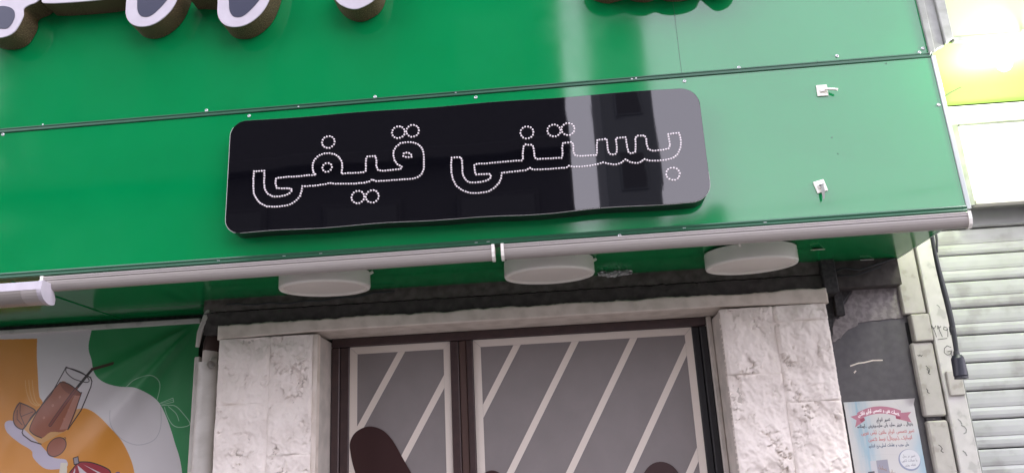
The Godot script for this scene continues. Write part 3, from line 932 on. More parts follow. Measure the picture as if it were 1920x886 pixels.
# ---------------------------------------------------------------- lamps
func tube_light(label: String, x0: float, x1: float, y0: float, y1: float) -> void:
	var o := thing("tube_light", label, "tube light", Vector3((x0 + x1) / 2, (y0 + y1) / 2, 0.0), "tube lights along the lower edge of the fascia")
	o.rotation.z = atan2(y1 - y0, x1 - x0)
	var h := (x1 - x0) / 2
	part(o, "housing", sweep(PackedVector2Array([Vector2(-0.018, 0.008), Vector2(0.014, 0.008), Vector2(0.018, 0.0095), Vector2(0.018, 0.012), Vector2(0.0165, 0.0125), Vector2(0.0165, 0.0145), Vector2(0.0185, 0.015), Vector2(0.0185, 0.018), Vector2(0.015, 0.0195), Vector2(-0.018, 0.0195)]), -h + 0.008, h - 0.008), M.aluminium)
	var sec := PackedVector2Array()
	for i in 13:
		var a := lerpf(0.25, -PI - 0.1, i / 12.0)
		sec.append(Vector2(0.0165 * cos(a), 0.004 + 0.024 * sin(a)) if sin(a) < 0 else Vector2(0.0165 * cos(a), 0.0078))
	part(o, "diffuser", sweep(sec, -h + 0.008, h - 0.008, true), M.tube_lens)
	for e in [-1.0, 1.0]:
		var cap := PackedVector2Array([Vector2(-0.019, 0.0205), Vector2(0.0195, 0.0205), Vector2(0.0195, 0.0), Vector2(0.016, -0.013), Vector2(0.007, -0.0215), Vector2(-0.007, -0.0215), Vector2(-0.016, -0.013), Vector2(-0.019, 0.0)])
		part(o, "end_cap", sweep(cap, e * (h - 0.0075) - 0.004, e * (h - 0.0075) + 0.004), M.plastic)

func lights_under() -> void:
	tube_light("long white tube light under the left half of the fascia, unlit", -1.391, -0.1475, 2.2545, 2.2615)
	tube_light("long white tube light under the right half of the fascia, unlit", -0.138, 1.0805, 2.262, 2.267)
	# an older batten that enters the picture at the left edge
	var o := thing("batten_light", "shorter bulky white batten light with rounded end cap at the far left edge", "batten light", Vector3(-1.945, 2.2215, 0.022))
	o.rotation.z = 0.004
	var top := PackedVector2Array([Vector2(-0.03, 0.028), Vector2(0.026, 0.03), Vector2(0.029, 0.028), Vector2(0.0315, 0.0065), Vector2(-0.03, 0.0065)])
	part(o, "housing", sweep(top, -0.6, 0.575), M.letter_white)
	var lens := PackedVector2Array([Vector2(-0.03, 0.006), Vector2(0.031, 0.006), Vector2(0.029, -0.001), Vector2(0.025, -0.008), Vector2(0.019, -0.0145), Vector2(0.011, -0.0195), Vector2(0.002, -0.0235), Vector2(-0.009, -0.026), Vector2(-0.02, -0.026), Vector2(-0.03, -0.022)])
	part(o, "diffuser", sweep(lens, -0.6, 0.53), M.tube_lens)
	part(o, "end_sleeve", sweep(lens, 0.5305, 0.575), M.aluminium)
	var cap := PackedVector2Array([Vector2(-0.014, 0.0295), Vector2(0.027, 0.0315), Vector2(0.031, 0.029), Vector2(0.033, 0.006), Vector2(0.031, -0.002), Vector2(0.0265, -0.0095), Vector2(0.02, -0.016), Vector2(0.0115, -0.0215), Vector2(0.002, -0.0255), Vector2(-0.009, -0.028), Vector2(-0.021, -0.028), Vector2(-0.032, -0.024), Vector2(-0.033, -0.008), Vector2(-0.026, 0.006)])
	part(o, "end_cap", sweep(cap, 0.5755, 0.588), M.letter_white)
	# three round ceiling lamps on the soffit
	var spots := [[-0.66, -0.172, "round white surface lamp under the left tube light"], [-0.012, -0.188, "round white surface lamp under the gap between both tube lights"], [0.568, -0.225, "round white surface lamp nearest the right stone pillar"]]
	for s in spots:
		var l := thing("round_lamp", s[2], "ceiling lamp", Vector3(s[0], 2.284, s[1]), "round lamps on the soffit")
		l.rotation.x = deg_to_rad(3.2)
		part(l, "housing", lathe([Vector2(0.0, 0.0), Vector2(0.118, 0.0), Vector2(0.1285, -0.004), Vector2(0.1295, -0.044), Vector2(0.127, -0.049), Vector2(0.1185, -0.049), Vector2(0.117, -0.043)], 64), M.plastic)
		part(l, "diffuser", lathe([Vector2(0.0, -0.0455), Vector2(0.06, -0.0453), Vector2(0.1172, -0.0435)], 64), M.plastic_lens)
		for k in 3:
			var a := 0.1 + TAU * k / 3.0
			part(l, "clip", box(Vector3(-0.006, -0.004, -0.003), Vector3(0.006, 0.004, 0.003), 0.001), M.plastic, Vector3(0.133 * cos(a), -0.006, -0.133 * sin(a)), Vector3(0, a, 0.5))

# ---------------------------------------------------------------- printed banner and conduit on the left
func banner() -> void:
	var b := thing("printed_banner", "printed banner with a drink glass, orange blobs and green corner at lower left", "banner", Vector3(-1.6, 2.0, -0.62))
	var w := 900
	var h := 800
	var im := Image.create(w, h, false, Image.FORMAT_RGB8)
	var white := lin(0.6, 0.575, 0.56)
	im.fill(white)
	var P := func(a: Array) -> PackedVector2Array:      # millimetres about the middle of the banner to pixels
		var out := PackedVector2Array()
		for i in range(0, a.size(), 2):
			out.append(Vector2(a[i] + 530.0, 262.0 - a[i + 1]))
		return out
	var orange := lin(0.6, 0.25, 0.03)
	var green := lin(0.015, 0.22, 0.06)
	var ink := lin(0.025, 0.015, 0.015)
	var brown := lin(0.3, 0.1, 0.05)
	var gp: PackedVector2Array = curve(P.call([-10, 300, -22, 200, -6, 148, 12, 105, 50, 69, 95, 51, 161, 42, 205, 21, 245, -12, 276, -64, 308, -141, 342, -250, 380, -540]))
	gp.append_array(P.call([500, -540, 500, 300]))
	paint_poly(im, gp, green)
	var op: PackedVector2Array = P.call([-530, 244, -209, 232])
	op.append_array(curve(P.call([-209, 232, -205, 180, -198, 133, -180, 43, -163, 16, -135, -11, -48, -19, -5, -18, 40, -44, 87, -84, 128, -132, 159, -183, 180, -238, 190, -330])))
	op.append_array(P.call([190, -540, -530, -540]))
	paint_poly(im, op, orange)
	for k in 3:
		paint_line(im, curve(P.call([-235 + k * 12, 90, -225 + k * 12, 50, -205 + k * 10, 15, -180 + k * 8, 0])), 2.5, Color(lin(0.75, 0.5, 0.25), 0.5))
	paint_poly(im, curve(P.call([-287, -49, -261, -45, -219, -73, -160, -122, -108, -170, -57, -182, -54, -207, -123, -208, -172, -171, -183, -146, -230, -118, -278, -80]), true), lin(0.5, 0.46, 0.54))
	paint_poly(im, P.call([-74, -191, -50, -192, -48, -260, -76, -260]), lin(0.66, 0.62, 0.5))
	# slice of orange, glass, drink, straw
	paint_poly(im, curve(P.call([-244, 15, -259, -15, -258, -46, -242, -67, -217, -73, -197, -39, -184, -14]), true), lin(0.33, 0.13, 0.05))
	paint_line(im, curve(P.call([-244, 15, -259, -15, -258, -46, -242, -67, -217, -73, -197, -39, -184, -14, -244, 15])), 3, ink)
	for q in [[-241, 10, -238, -20, -233, -32, -215, -63], [-233, -32, -191, -19], [-249, -10, -246, -40, -225, -60]]:
		paint_line(im, P.call(q), 2, ink)
	paint_poly(im, P.call([-94, 127, -40, 105, 12, 79, 14, 53, -21, -23, -63, -84, -151, -127, -187, -115, -217, -94, -219, -73, -135, 35]), Color(lin(0.55, 0.5, 0.5), 0.35))
	paint_poly(im, curve(P.call([-108, 76, -74, 68, -27, 37, -23, 24, -63, -82, -121, -89, -151, -107, -185, -90, -194, -65, -155, 15]), true, 4), brown)
	paint_poly(im, P.call([-23, 24, -63, -82, -92, -83, -56, 0, -43, 27]), lin(0.42, 0.2, 0.14))
	paint_poly(im, curve(P.call([-108, 76, -74, 68, -27, 37, -26, 26, -59, 31, -88, 48, -108, 70]), true), lin(0.2, 0.06, 0.03))
	paint_line(im, P.call([3, 111, -124, -66]), 11, ink)
	paint_line(im, P.call([-40, 50, -124, -66]), 8, lin(0.2, 0.05, 0.03))
	paint_line(im, P.call([3, 113, 77, 128]), 11, lin(0.06, 0.02, 0.015))
	paint_line(im, curve(P.call([-108, 76, -74, 68, -27, 37, -23, 24, -63, -82])), 2.5, ink)
	paint_line(im, curve(P.call([-108, 76, -155, 15, -194, -65, -185, -90, -151, -107])), 2.5, ink)
	paint_line(im, P.call([-94, 127, -135, 35, -219, -73, -222, -85, -217, -94, -187, -115, -151, -127]), 3.5, ink)
	paint_line(im, P.call([-94, 127, -40, 105, 6, 84, 14, 70, 12, 52, -21, -23, -63, -84]), 3.5, ink)
	paint_line(im, curve(P.call([-94, 124, -90, 108, -60, 85, -15, 70, 2, 70, -2, 81, -29, 102, -69, 119, -94, 124])), 2.5, ink)
	for q in [[-120, -2], [-62, -21], [-76, -49], [-148, -41], [-98, 25]]:
		paint_line(im, ellipse(P.call(q)[0], 3.2, 3.2, 0, 10), 1.6, lin(0.5, 0.22, 0.14))
	var yolk := ellipse(P.call([-96, -139])[0], 34, 29, -0.6)
	paint_poly(im, yolk, lin(0.3, 0.1, 0.055))
	paint_line(im, yolk, 2.5, ink)
	paint_line(im, ellipse(P.call([-71, -113])[0], 3.5, 3.5, 0, 10), 1.6, ink)
	# striped tent top
	paint_poly(im, curve(P.call([-18, -198, -46, -232, -70, -300, 110, -300, 102, -239, 89, -219, 34, -196, -8, -190]), true, 4), lin(0.3, 0.025, 0.035))
	for q in [[-15, -201, -4, -234, 0, -290, 34, -290, 28, -235], [3, -199, 59, -232, 90, -290, 100, -280, 70, -232], [-22, -208, -30, -232, -40, -290, -25, -290, -20, -233]]:
		paint_poly(im, P.call(q), lin(0.6, 0.55, 0.56))
	paint_line(im, curve(P.call([-46, -232, -18, -198, -8, -192, 34, -196, 89, -219, 102, -239])), 3, ink)
	paint_poly(im, P.call([-31, -178, -15, -174, -10, -196, -26, -199]), lin(0.28, 0.25, 0.26))
	paint_line(im, P.call([-31, -178, -15, -174, -10, -196, -26, -199, -31, -178]), 2.5, ink)
	paint_poly(im, ellipse(P.call([123, -236])[0], 9, 7), lin(0.09, 0.05, 0.2))
	# fruit drawn in thin pale lines
	var chalk := lin(0.34, 0.5, 0.36)
	for q in [[128, 46, 153, 68, 190, 78, 222, 78, 240, 61, 244, 35, 237, -3], [278, -26, 307, -51, 319, -76]]:
		paint_line(im, curve(P.call(q)), 2.2, chalk)
	paint_line(im, P.call([248, -14, 292, 1, 296, -12, 251, -20]), 2.2, chalk)
	paint_line(im, P.call([252, -15, 292, -6]), 1.6, chalk)
	paint_line(im, curve(P.call([257, -22, 300, -25, 333, -54, 357, -88, 326, -97, 299, -88, 278, -59, 265, -28])), 2.4, chalk)
	paint_line(im, curve(P.call([81, -28, 88, -69, 107, -105, 139, -132, 188, -147, 239, -132, 257, -88, 252, -22])), 2.0, Color(lin(0.36, 0.36, 0.37), 0.8))
	# the sheet itself, pulled into folds towards its top right corner
	var st := begin(true)
	var nx := 90
	var ny := 80
	var grid := []
	for j in ny + 1:
		for i in nx + 1:
			var x := lerpf(-0.53, 0.37, float(i) / nx)
			var y := lerpf(-0.538, 0.262, float(j) / ny)
			var d := Vector2(x, y) - Vector2(0.37, 0.262)
			var a := atan2(-d.y, -d.x)
			var r := d.length()
			var z := 0.0
			for fold in [[0.52, 0.12, 0.02], [0.86, 0.11, 0.016]]:
				z += fold[2] * exp(-pow((a - fold[0]) / fold[1], 2)) * smoothstep(0.0, 0.12, r) * (1.0 - smoothstep(0.3, 0.8, r))
			z += 0.004 * lumps.get_noise_2d(x * 3.0, y * 3.0)
			grid.append([Vector3(x, y, z), Vector2(float(i) / nx, 1.0 - float(j) / ny)])
	for j in ny:
		for i in nx:
			for k in [[0, 0], [0, 1], [1, 1], [0, 0], [1, 1], [1, 0]]:
				var v: Array = grid[(j + k[1]) * (nx + 1) + i + k[0]]
				st.set_uv(v[1])
				st.add_vertex(v[0])
	part(b, "printed_sheet", done(st), print_material(im, 0.45))
	part(b, "top_batten", box(Vector3(-0.55, 0.25, -0.012), Vector3(0.375, 0.268, 0.012), 0.003), M.painted_pale)
	# conduit at the left of the pillar
	var c := thing("drain_pipe", "dirty white plastic pipe with broken elbow between banner and left stone pillar", "pipe", Vector3(-1.116, 0, -0.46))
	part(c, "pipe", tube([Vector3(-0.006, 0, 0), Vector3(-0.004, 1.2, 0), Vector3(-0.002, 2.07, 0)], 0.033, 24), M.pvc)
	part(c, "casing_strip", box(Vector3(-0.052, 0, -0.02), Vector3(-0.034, 2.11, 0.0), 0.003), M.pvc)
	part(c, "collar", tube([Vector3(-0.002, 2.068, 0), Vector3(-0.002, 2.088, 0)], 0.034, 24), M.pvc)
	part(c, "inner_pipe", tube([Vector3(0, 2.07, 0), Vector3(0.002, 2.125, 0)], 0.025, 20), M.reveal)
	part(c, "rusty_joint", tube([Vector3(0.002, 2.124, 0), Vector3(0.006, 2.15, 0), Vector3(0.004, 2.185, -0.01)], [0.026, 0.028, 0.02], 14), mat(lin(0.055, 0.03, 0.024), 0.8))
	part(c, "side_spout", tube([Vector3(0.018, 2.094, 0.012), Vector3(0.024, 2.078, 0.034), Vector3(0.025, 2.074, 0.045)], 0.013, 16, false), M.pvc)
	part(c, "broken_elbow", tube([Vector3(-0.03, 2.135, 0.03), Vector3(-0.022, 2.18, 0.036), Vector3(-0.006, 2.225, 0.034), Vector3(0.0, 2.255, 0.02), Vector3(-0.014, 2.283, 0.0)], [0.006, 0.009, 0.011, 0.013, 0.014], 12), M.pvc)
	part(c, "elbow_shard", prism(curve(flat_points([0, 2222, 22, 2226, 46, 2210, 64, 2186, 50, 2180, 22, 2190, 8, 2180], 0.001), true, 4), 0.03, 0.036, 0.001), M.pvc)
	part(c, "bracket", box(Vector3(0.0, 2.23, -0.01), Vector3(0.024, 2.283, 0.03), 0.003), M.iron)

# ---------------------------------------------------------------- painted posts, shutter, poster
func right_side() -> void:
	var c := thing("door_post", "narrow painted door post beside the dark stone wall, broken into pieces", "post", Vector3(1.08, 0, -0.5))
	var z := 0.03
	part(c, "backing", box(Vector3(-0.006, 0, -0.15), Vector3(0.135, 3.4, 0.0), 0.001), M.concrete_dark)
	part(c, "post_length", box(Vector3(-0.008, 2.112, 0.0005), Vector3(0.058, 3.4, z), 0.003), M.painted)
	part(c, "post_length", box(Vector3(-0.004, 1.802, 0.0005), Vector3(0.06, 2.023, z), 0.005), M.painted)
	part(c, "post_length", box(Vector3(-0.002, 0.0, 0.0005), Vector3(0.058, 1.79, z), 0.005), M.painted)
	part(c, "block", box(Vector3(0.007, 2.026, 0.0005), Vector3(0.061, 2.109, z + 0.008), 0.003), M.painted)
	part(c, "hole", box(Vector3(-0.004, 2.02, 0.0), Vector3(0.007, 2.09, 0.012), 0.002), M.dark_hole)
	part(c, "dark_gap_strip", box(Vector3(0.0, 1.79, 0.0005), Vector3(0.045, 1.8015, z - 0.008), 0.002), M.iron)  # dark strip standing in for the open gap between post lengths
	for m in [[8, 1985, 11, 1982, 14, 1986, 17, 1981, 21, 1984], [26, 1952, 29, 1947, 27, 1941, 31, 1936, 28, 1930, 33, 1925], [32, 1945, 34, 1938, 31, 1931], [14, 1884, 17, 1879, 15, 1874, 20, 1870], [18, 1720, 23, 1716, 26, 1709, 21, 1703, 27, 1698]]:
		part(c, "scribble", ribbon(flat_points(m, 0.001), 0.0022, z, 0.0006), M.pencil)
	var d := thing("shutter_rail", "pale painted rail beside the roller shutter, pencilled with numbers and a G", "rail", Vector3(1.152, 0, -0.5))
	part(d, "rail", box(Vector3(-0.008, 0, 0.0005), Vector3(0.052, 3.4, z + 0.004), 0.003), M.painted_pale)
	part(d, "block", box(Vector3(0.003, 1.858, z + 0.0045), Vector3(0.048, 1.932, z + 0.013), 0.003), M.painted)
	part(d, "channel", box(Vector3(0.053, 0, -0.06), Vector3(0.066, 3.4, 0.012), 0.002), M.grey_metal)
	var marks := [
		[-9, 2062, -9, 2072, -4, 2064, 0, 2064, 4, 2070], [-4, 2064, -2, 2050, 0, 2036],
		[8, 2060, 10, 2070, 14, 2063, 19, 2068], [11, 2064, 14, 2048, 17, 2036],
		[36, 2062, 28, 2066, 25, 2058, 33, 2054, 37, 2060, 36, 2048, 33, 2034],
		[42, 2050, 44, 2044, 42, 2040],
		[36, 2002, 26, 2008, 16, 2000, 13, 1988, 20, 1980, 30, 1981, 33, 1988], [24, 1990, 36, 1992, 33, 1976], [2, 2028, 30, 2030]]
	for m in marks:
		part(d, "pencil_mark", ribbon(flat_points(m, 0.001), 0.002, z + 0.004, 0.0006), M.pencil)
	for m in [[20, 1772, 28, 1768, 32, 1760, 29, 1751, 22, 1748], [10, 1700, 16, 1694, 18, 1686], [20, 2134, 24, 2131, 27, 2125], [14, 1790, 20, 1784, 22, 1776]]:
		part(d, "smudge", ribbon(flat_points(m, 0.001), 0.003, z + 0.004, 0.0007), M.grey_metal)
	var s := thing("roller_shutter", "pale grey roller shutter of wide horizontal slats at the right edge", "shutter", Vector3(1.218, 2.382, -0.52))
	var sec := PackedVector2Array([Vector2(-0.008, 0.0), Vector2(0.001, -0.0005), Vector2(0.003, -0.005), Vector2(0.0045, -0.02), Vector2(0.0045, -0.036), Vector2(0.003, -0.046), Vector2(0.001, -0.0485), Vector2(0.0025, -0.0525), Vector2(0.005, -0.058), Vector2(0.0052, -0.07), Vector2(0.003, -0.078), Vector2(0.0, -0.0815), Vector2(-0.008, -0.082)])
	var slat := sweep(sec, 0.0, 1.2)
	for k in 27:
		part(s, "slat", slat, M.shutter, Vector3(0, -0.0852 * k, 0.0008 * (k % 3) - 0.0008))
	part(s, "curtain_back", box(Vector3(0, -2.3, -0.02), Vector3(1.2, 0.02, -0.009), 0.001), M.dark_hole)
	part(s, "shutter_box", box(Vector3(-0.01, 0.004, -0.1), Vector3(1.2, 0.16, 0.012), 0.004), M.shutter)
	poster()
	var e := thing("hanging_socket", "black lamp socket hanging on a dark cable in front of the shutter rail", "socket", Vector3(1.121, 1.96, -0.3))
	var drop := []
	var thick := []
	for i in 14:
		var u := i / 13.0
		drop.append(Vector3(0.001 + 0.003 * sin(u * 5.0), 0.005 + u * 0.345, 0.002 * sin(u * 7.0)))
		thick.append(lerpf(0.0052, 0.0078, absf(sin(u * 3.0 + 0.4))))
	part(e, "cable", tube(drop, thick, 10), M.cable)
	part(e, "cable_strand", tube([Vector3(0.004, 0.3, 0.0), Vector3(0.009, 0.335, 0.004), Vector3(0.02, 0.4, -0.01), Vector3(0.022, 0.43, -0.01)], 0.0035, 8), M.cable)
	part(e, "cable_strand", tube([Vector3(0.002, 0.345, 0.0), Vector3(-0.008, 0.39, 0.0), Vector3(-0.012, 0.43, 0.0)], 0.0035, 8), M.cable)
	part(e, "cable_knot", tube([Vector3(0.004, 0.055, 0.0), Vector3(0.002, 0.07, 0.002), Vector3(0.001, 0.082, 0.0)], [0.006, 0.009, 0.006], 10), M.cable)
	part(e, "collar", lathe([Vector2(0.0, 0.012), Vector2(0.007, 0.011), Vector2(0.009, 0.0), Vector2(0.011, -0.003)], 18), M.cable)
	part(e, "socket_body", lathe([Vector2(0.0, 0.0), Vector2(0.013, -0.001), Vector2(0.018, -0.01), Vector2(0.02, -0.058), Vector2(0.0175, -0.061), Vector2(0.0, -0.061)], 8), mat(lin(0.02, 0.022, 0.032), 0.45))
	part(e, "socket_rim", lathe([Vector2(0.0178, -0.061), Vector2(0.0185, -0.0665), Vector2(0.015, -0.067), Vector2(0.0145, -0.0615)], 24), M.cable)
	# the neighbour's white tape on the soffit edge
	return

func poster() -> void:
	var p := thing("poster", "repair notice poster with pink ribbon and Persian text on the dark stone wall", "poster", Vector3(0.952, 1.858, -0.485))
	var w := 768
	var h := 1088
	var im := Image.create(w, h, false, Image.FORMAT_RGB8)
	im.fill(lin(0.56, 0.54, 0.52))
	# washes of blue print on the paper
	var n1 := noise(0.006, 77, 3)
	for y in h:
		for x in w:
			var u := float(x) / w
			var v := float(y) / h
			var left := exp(-pow((u - 0.2 - 0.06 * v) / 0.13, 2)) * (0.55 + 0.45 * n1.get_noise_2d(x * 3.0, y * 0.3)) * (1.0 - smoothstep(0.45, 0.95, v) * 0.6)
			var right := exp(-pow((u - 1.02) / 0.16, 2)) * smoothstep(0.2, 0.5, v) * (0.6 + 0.4 * n1.get_noise_2d(x * 0.6, y * 0.6 + 300))
			var k := clampf(left * 1.15 + right, 0.0, 1.0) * 0.8
			im.set_pixel(x, y, im.get_pixel(x, y).lerp(lin(0.2, 0.38, 0.5), k))
	var S := w / 900.0
	var Q := func(a: Array) -> PackedVector2Array: return flat_points(a, S)
	var pink := lin(0.42, 0.17, 0.22)
	var dark_pink := lin(0.3, 0.06, 0.1)
	# ribbon
	paint_poly(im, Q.call([60, 190, 190, 160, 215, 260, 95, 330, 130, 240]), pink)
	paint_poly(im, Q.call([690, 175, 850, 170, 800, 220, 830, 305, 660, 250]), pink)
	paint_poly(im, Q.call([165, 225, 235, 210, 240, 245, 190, 275]), dark_pink)
	paint_poly(im, Q.call([640, 205, 710, 225, 690, 260, 640, 245]), dark_pink)
	var band := PackedVector2Array()
	for i in 21:
		var u := i / 20.0
		band.append(Vector2(lerpf(150, 720, u), 75 + 70 * pow((u - 0.5) * 2, 2)) * S)
	for i in 21:
		var u := 1.0 - i / 20.0
		band.append(Vector2(lerpf(165, 705, u), 170 + 65 * pow((u - 0.5) * 2, 2)) * S)
	paint_poly(im, band, pink)
	persian(im, "خدمات فنی و تخصصی لوازم خانگی", Vector2(688, 205) * S, 66 * S, lin(0.78, 0.7, 0.7), 0.13, 0.46, 0.00098, 0.8)
	var black := lin(0.09, 0.09, 0.1)
	var red := lin(0.45, 0.2, 0.19)
	persian(im, "تعمیر انواع", Vector2(560, 265) * S, 62 * S, black, 0.12)
	persian(im, "یخچال ، فریزر ،ساید بای ساید،ویترینی ،ایستاده", Vector2(840, 335) * S, 60 * S, black, 0.12, 0.0, 0.0, 0.93)
	persian(im, "تعمیر تخصصی انواع ماشین لباس شویی", Vector2(840, 425) * S, 68 * S, red, 0.11, 0.0, 0.0, 0.92)
	persian(im, "اتوماتیک ،(دیجیتال) توسط تکنسین", Vector2(800, 510) * S, 66 * S, red, 0.11, 0.0, 0.0, 0.9)
	persian(im, "های مجرب و قطعات اصلی،نرخ اتحادیه", Vector2(740, 590) * S, 56 * S, lin(0.14, 0.16, 0.2), 0.12, 0.0, 0.0, 0.84)
	# the grey refrigerator and the round badge
	for x in range(int(215 * S), int(440 * S)):
		var k := (x / S - 215) / 225.0
		for y in range(int((765 - 12 * k) * S), int(1275 * S)):
			if y < h:
				im.set_pixel(x, y, lin(0.5, 0.49, 0.5).lerp(lin(0.3, 0.29, 0.33), smoothstep(0.3, 0.4, k)))
	paint_line(im, Q.call([296, 765, 296, 1275]), 4 * S, lin(0.25, 0.25, 0.28))
	paint_poly(im, Q.call([165, 895, 250, 890, 250, 912, 165, 916]), lin(0.08, 0.08, 0.09))
	for k in 3:
		paint_poly(im, Q.call([170 + k * 28, 922, 190 + k * 28, 921, 190 + k * 28, 975, 170 + k * 28, 976]), lin(0.05, 0.05, 0.06))
	paint_poly(im, ellipse(Vector2(716, 775) * S, 140 * S, 136 * S), lin(0.26, 0.28, 0.36))
	paint_poly(im, ellipse(Vector2(724, 765) * S, 128 * S, 122 * S), lin(0.6, 0.6, 0.6))
	var faded := lin(0.3, 0.3, 0.32)
	persian(im, "تعمیر در محل", Vector2(795, 735) * S, 46 * S, faded, 0.11)
	persian(im, "با ضمانت کتبی", Vector2(810, 790) * S, 46 * S, faded, 0.11)
	persian(im, "شبانه روزی", Vector2(780, 845) * S, 44 * S, faded, 0.11)
	persian(im, "حتی روزهای تعطیل", Vector2(640, 1000) * S, 62 * S, lin(0.3, 0.2, 0.18), 0.1, 0.45)
	# creases
	for q in [[650, 0, 720, 110, 760, 200], [100, 700, 400, 690, 860, 720], [750, 280, 850, 330]]:
		paint_line(im, Q.call(q), 2.0, Color(lin(0.4, 0.39, 0.38), 0.5))
	var st := begin(true)
	var nx := 24
	var ny := 34
	var width := 0.205
	var height := 0.29
	var pos := func(i: int, j: int) -> Vector3:
		var x := lerpf(-width / 2, width / 2, float(i) / nx)
		var y := -height * float(j) / ny
		var lift := 0.0012 + 0.0012 * lumps.get_noise_2d(x * 14.0, y * 14.0)
		lift += 0.02 * maxf(0.0, (float(i) / nx - 0.9) * 10.0) * maxf(0.0, (0.06 - float(j) / ny) * 12.0)
		return Vector3(x + 0.0006 * fine.get_noise_2d(y * 90.0, 1.0), y, lift)
	for j in ny:
		for i in nx:
			for k in [[0, 1], [0, 0], [1, 0], [0, 1], [1, 0], [1, 1]]:
				st.set_uv(Vector2(float(i + k[0]) / nx, float(j + k[1]) / ny))
				st.add_vertex(pos.call(i + k[0], j + k[1]))
	part(p, "printed_sheet", done(st), print_material(im, 0.5))

# ---------------------------------------------------------------- the lit signs next door
func neighbour() -> void:
	var o := thing("lime_sign_box", "pale lime green sign box of the shop next door, top right, brightly lit", "sign box", Vector3(1.076, 2.785, 0.0))
	part(o, "front_panel", box(Vector3(0.064, 0.008, -0.004), Vector3(1.6, 0.8, 0.0), 0.0005), M.lime_pale)
	part(o, "bottom_rail", box(Vector3(0.064, -0.006, -0.01), Vector3(1.6, 0.007, 0.005), 0.001), M.grey_metal)
	part(o, "underside", box(Vector3(0.004, -0.002, -0.44), Vector3(1.6, 0.003, -0.011), 0.0005), M.lime)
	var folds := [[-0.008, 0.008, 0.008], [0.0085, 0.038, 0.002], [0.0385, 0.0635, 0.01]]
	for f in folds:
		var ya: float = lerpf(-0.042, 0.0, (f[0] + 0.006) / 0.068)
		var yb: float = lerpf(-0.042, 0.0, (f[1] + 0.006) / 0.068)
		part(o, "metal_fold", prism(PackedVector2Array([Vector2(f[0], ya), Vector2(lerpf(f[0], f[1], 0.4), lerpf(ya, yb, 0.4) + 0.004), Vector2(f[1], yb), Vector2(f[1], 0.8), Vector2(f[0] - 0.014, 0.8)]), -0.012, f[2], 0.002), M.grey_metal)
	part(o, "back_panel", box(Vector3(0.004, 0.004, -0.45), Vector3(1.6, 0.8, -0.441), 0.0005), M.grey_metal)
	var w := thing("white_light_box", "glowing white light box sign under the lime green sign next door", "sign box", Vector3(1.3315, 2.438, -0.42))
	var lit := mat(lin(0.75, 0.75, 0.72), 0.5)
	lit.emission_enabled = true
	lit.emission = Color(1.0, 1.0, 0.97)
	lit.emission_energy_multiplier = 0.2
	part(w, "face", box(Vector3(0.0, 0.012, -0.012), Vector3(1.3, 0.262, 0.0), 0.001), lit)
	part(w, "frame", box(Vector3(0.0, -0.004, -0.03), Vector3(1.3, 0.0115, 0.004), 0.002), M.plastic)
	part(w, "frame", box(Vector3(-0.02, -0.006, -0.03), Vector3(-0.0005, 0.272, -0.002), 0.002), M.grey_metal)
	part(w, "frame", box(Vector3(-0.0, 0.263, -0.03), Vector3(1.3, 0.271, 0.003), 0.002), M.grey_metal)
	part(w, "top_strip", box(Vector3(-0.018, 0.274, -0.03), Vector3(1.3, 0.335, -0.006), 0.002), lit)
	part(w, "backing", box(Vector3(-0.02, 0.0, -0.07), Vector3(1.3, 0.345, -0.0305), 0.002), M.grey_metal)
	var l := thing("glare_lamp", "bright lit lamp below the lime sign box, right edge, second bulb added for glare", "lamp", Vector3(1.33, 2.69, 0.08))  # stands in for the glare spreading over the sign panels
	var glow := mat(Color.WHITE, 0.5)
	glow.emission_enabled = true
	glow.emission = Color(1.0, 1.0, 0.98)
	glow.emission_energy_multiplier = 0.9
	part(l, "bulb", lathe([Vector2(0.0, 0.03), Vector2(0.016, 0.027), Vector2(0.027, 0.014), Vector2(0.03, 0.0), Vector2(0.027, -0.014), Vector2(0.016, -0.027), Vector2(0.0, -0.03)], 24), glow)
	part(l, "bulb", lathe([Vector2(0.0, 0.02), Vector2(0.011, 0.018), Vector2(0.018, 0.009), Vector2(0.02, 0.0), Vector2(0.018, -0.009), Vector2(0.011, -0.018), Vector2(0.0, -0.02)], 24), glow, Vector3(-0.02, 0.05, -0.16))  # second bulb, added to brighten the underside of the lime box
	part(l, "stem", tube([Vector3(-0.02, 0.0705, -0.16), Vector3(-0.02, 0.092, -0.16)], 0.006, 12), M.plastic)
	part(l, "stem", tube([Vector3(0, 0.0305, 0), Vector3(0, 0.07, -0.01), Vector3(0, 0.1, -0.074)], 0.008, 12), M.plastic)
	for head in [[Vector3.ZERO, 0.045, 0.03], [Vector3(-0.02, 0.05, -0.16), 0.03, 0.02]]:  # one light per bulb; the second is added for the underside
		var om := OmniLight3D.new()
		om.name = numbered("glare_lamp_light")
		om.light_color = Color(1.0, 1.0, 0.97)
		om.light_energy = head[1]
		om.light_size = head[2]
		om.omni_range = 12.0
		om.omni_attenuation = 2.0
		om.shadow_enabled = true
		l.add_child(om)
		om.position = head[0]
	var t := thing("thin_wire", "thin stray wire at the fascia's right end under the lime sign box", "wire", Vector3(1.083, 2.62, -0.02))
	part(t, "strand", tube([Vector3(0, 0.0, 0), Vector3(0.03, 0.018, 0.0), Vector3(0.06, 0.03, 0.004)], 0.0009, 6), M.cable)

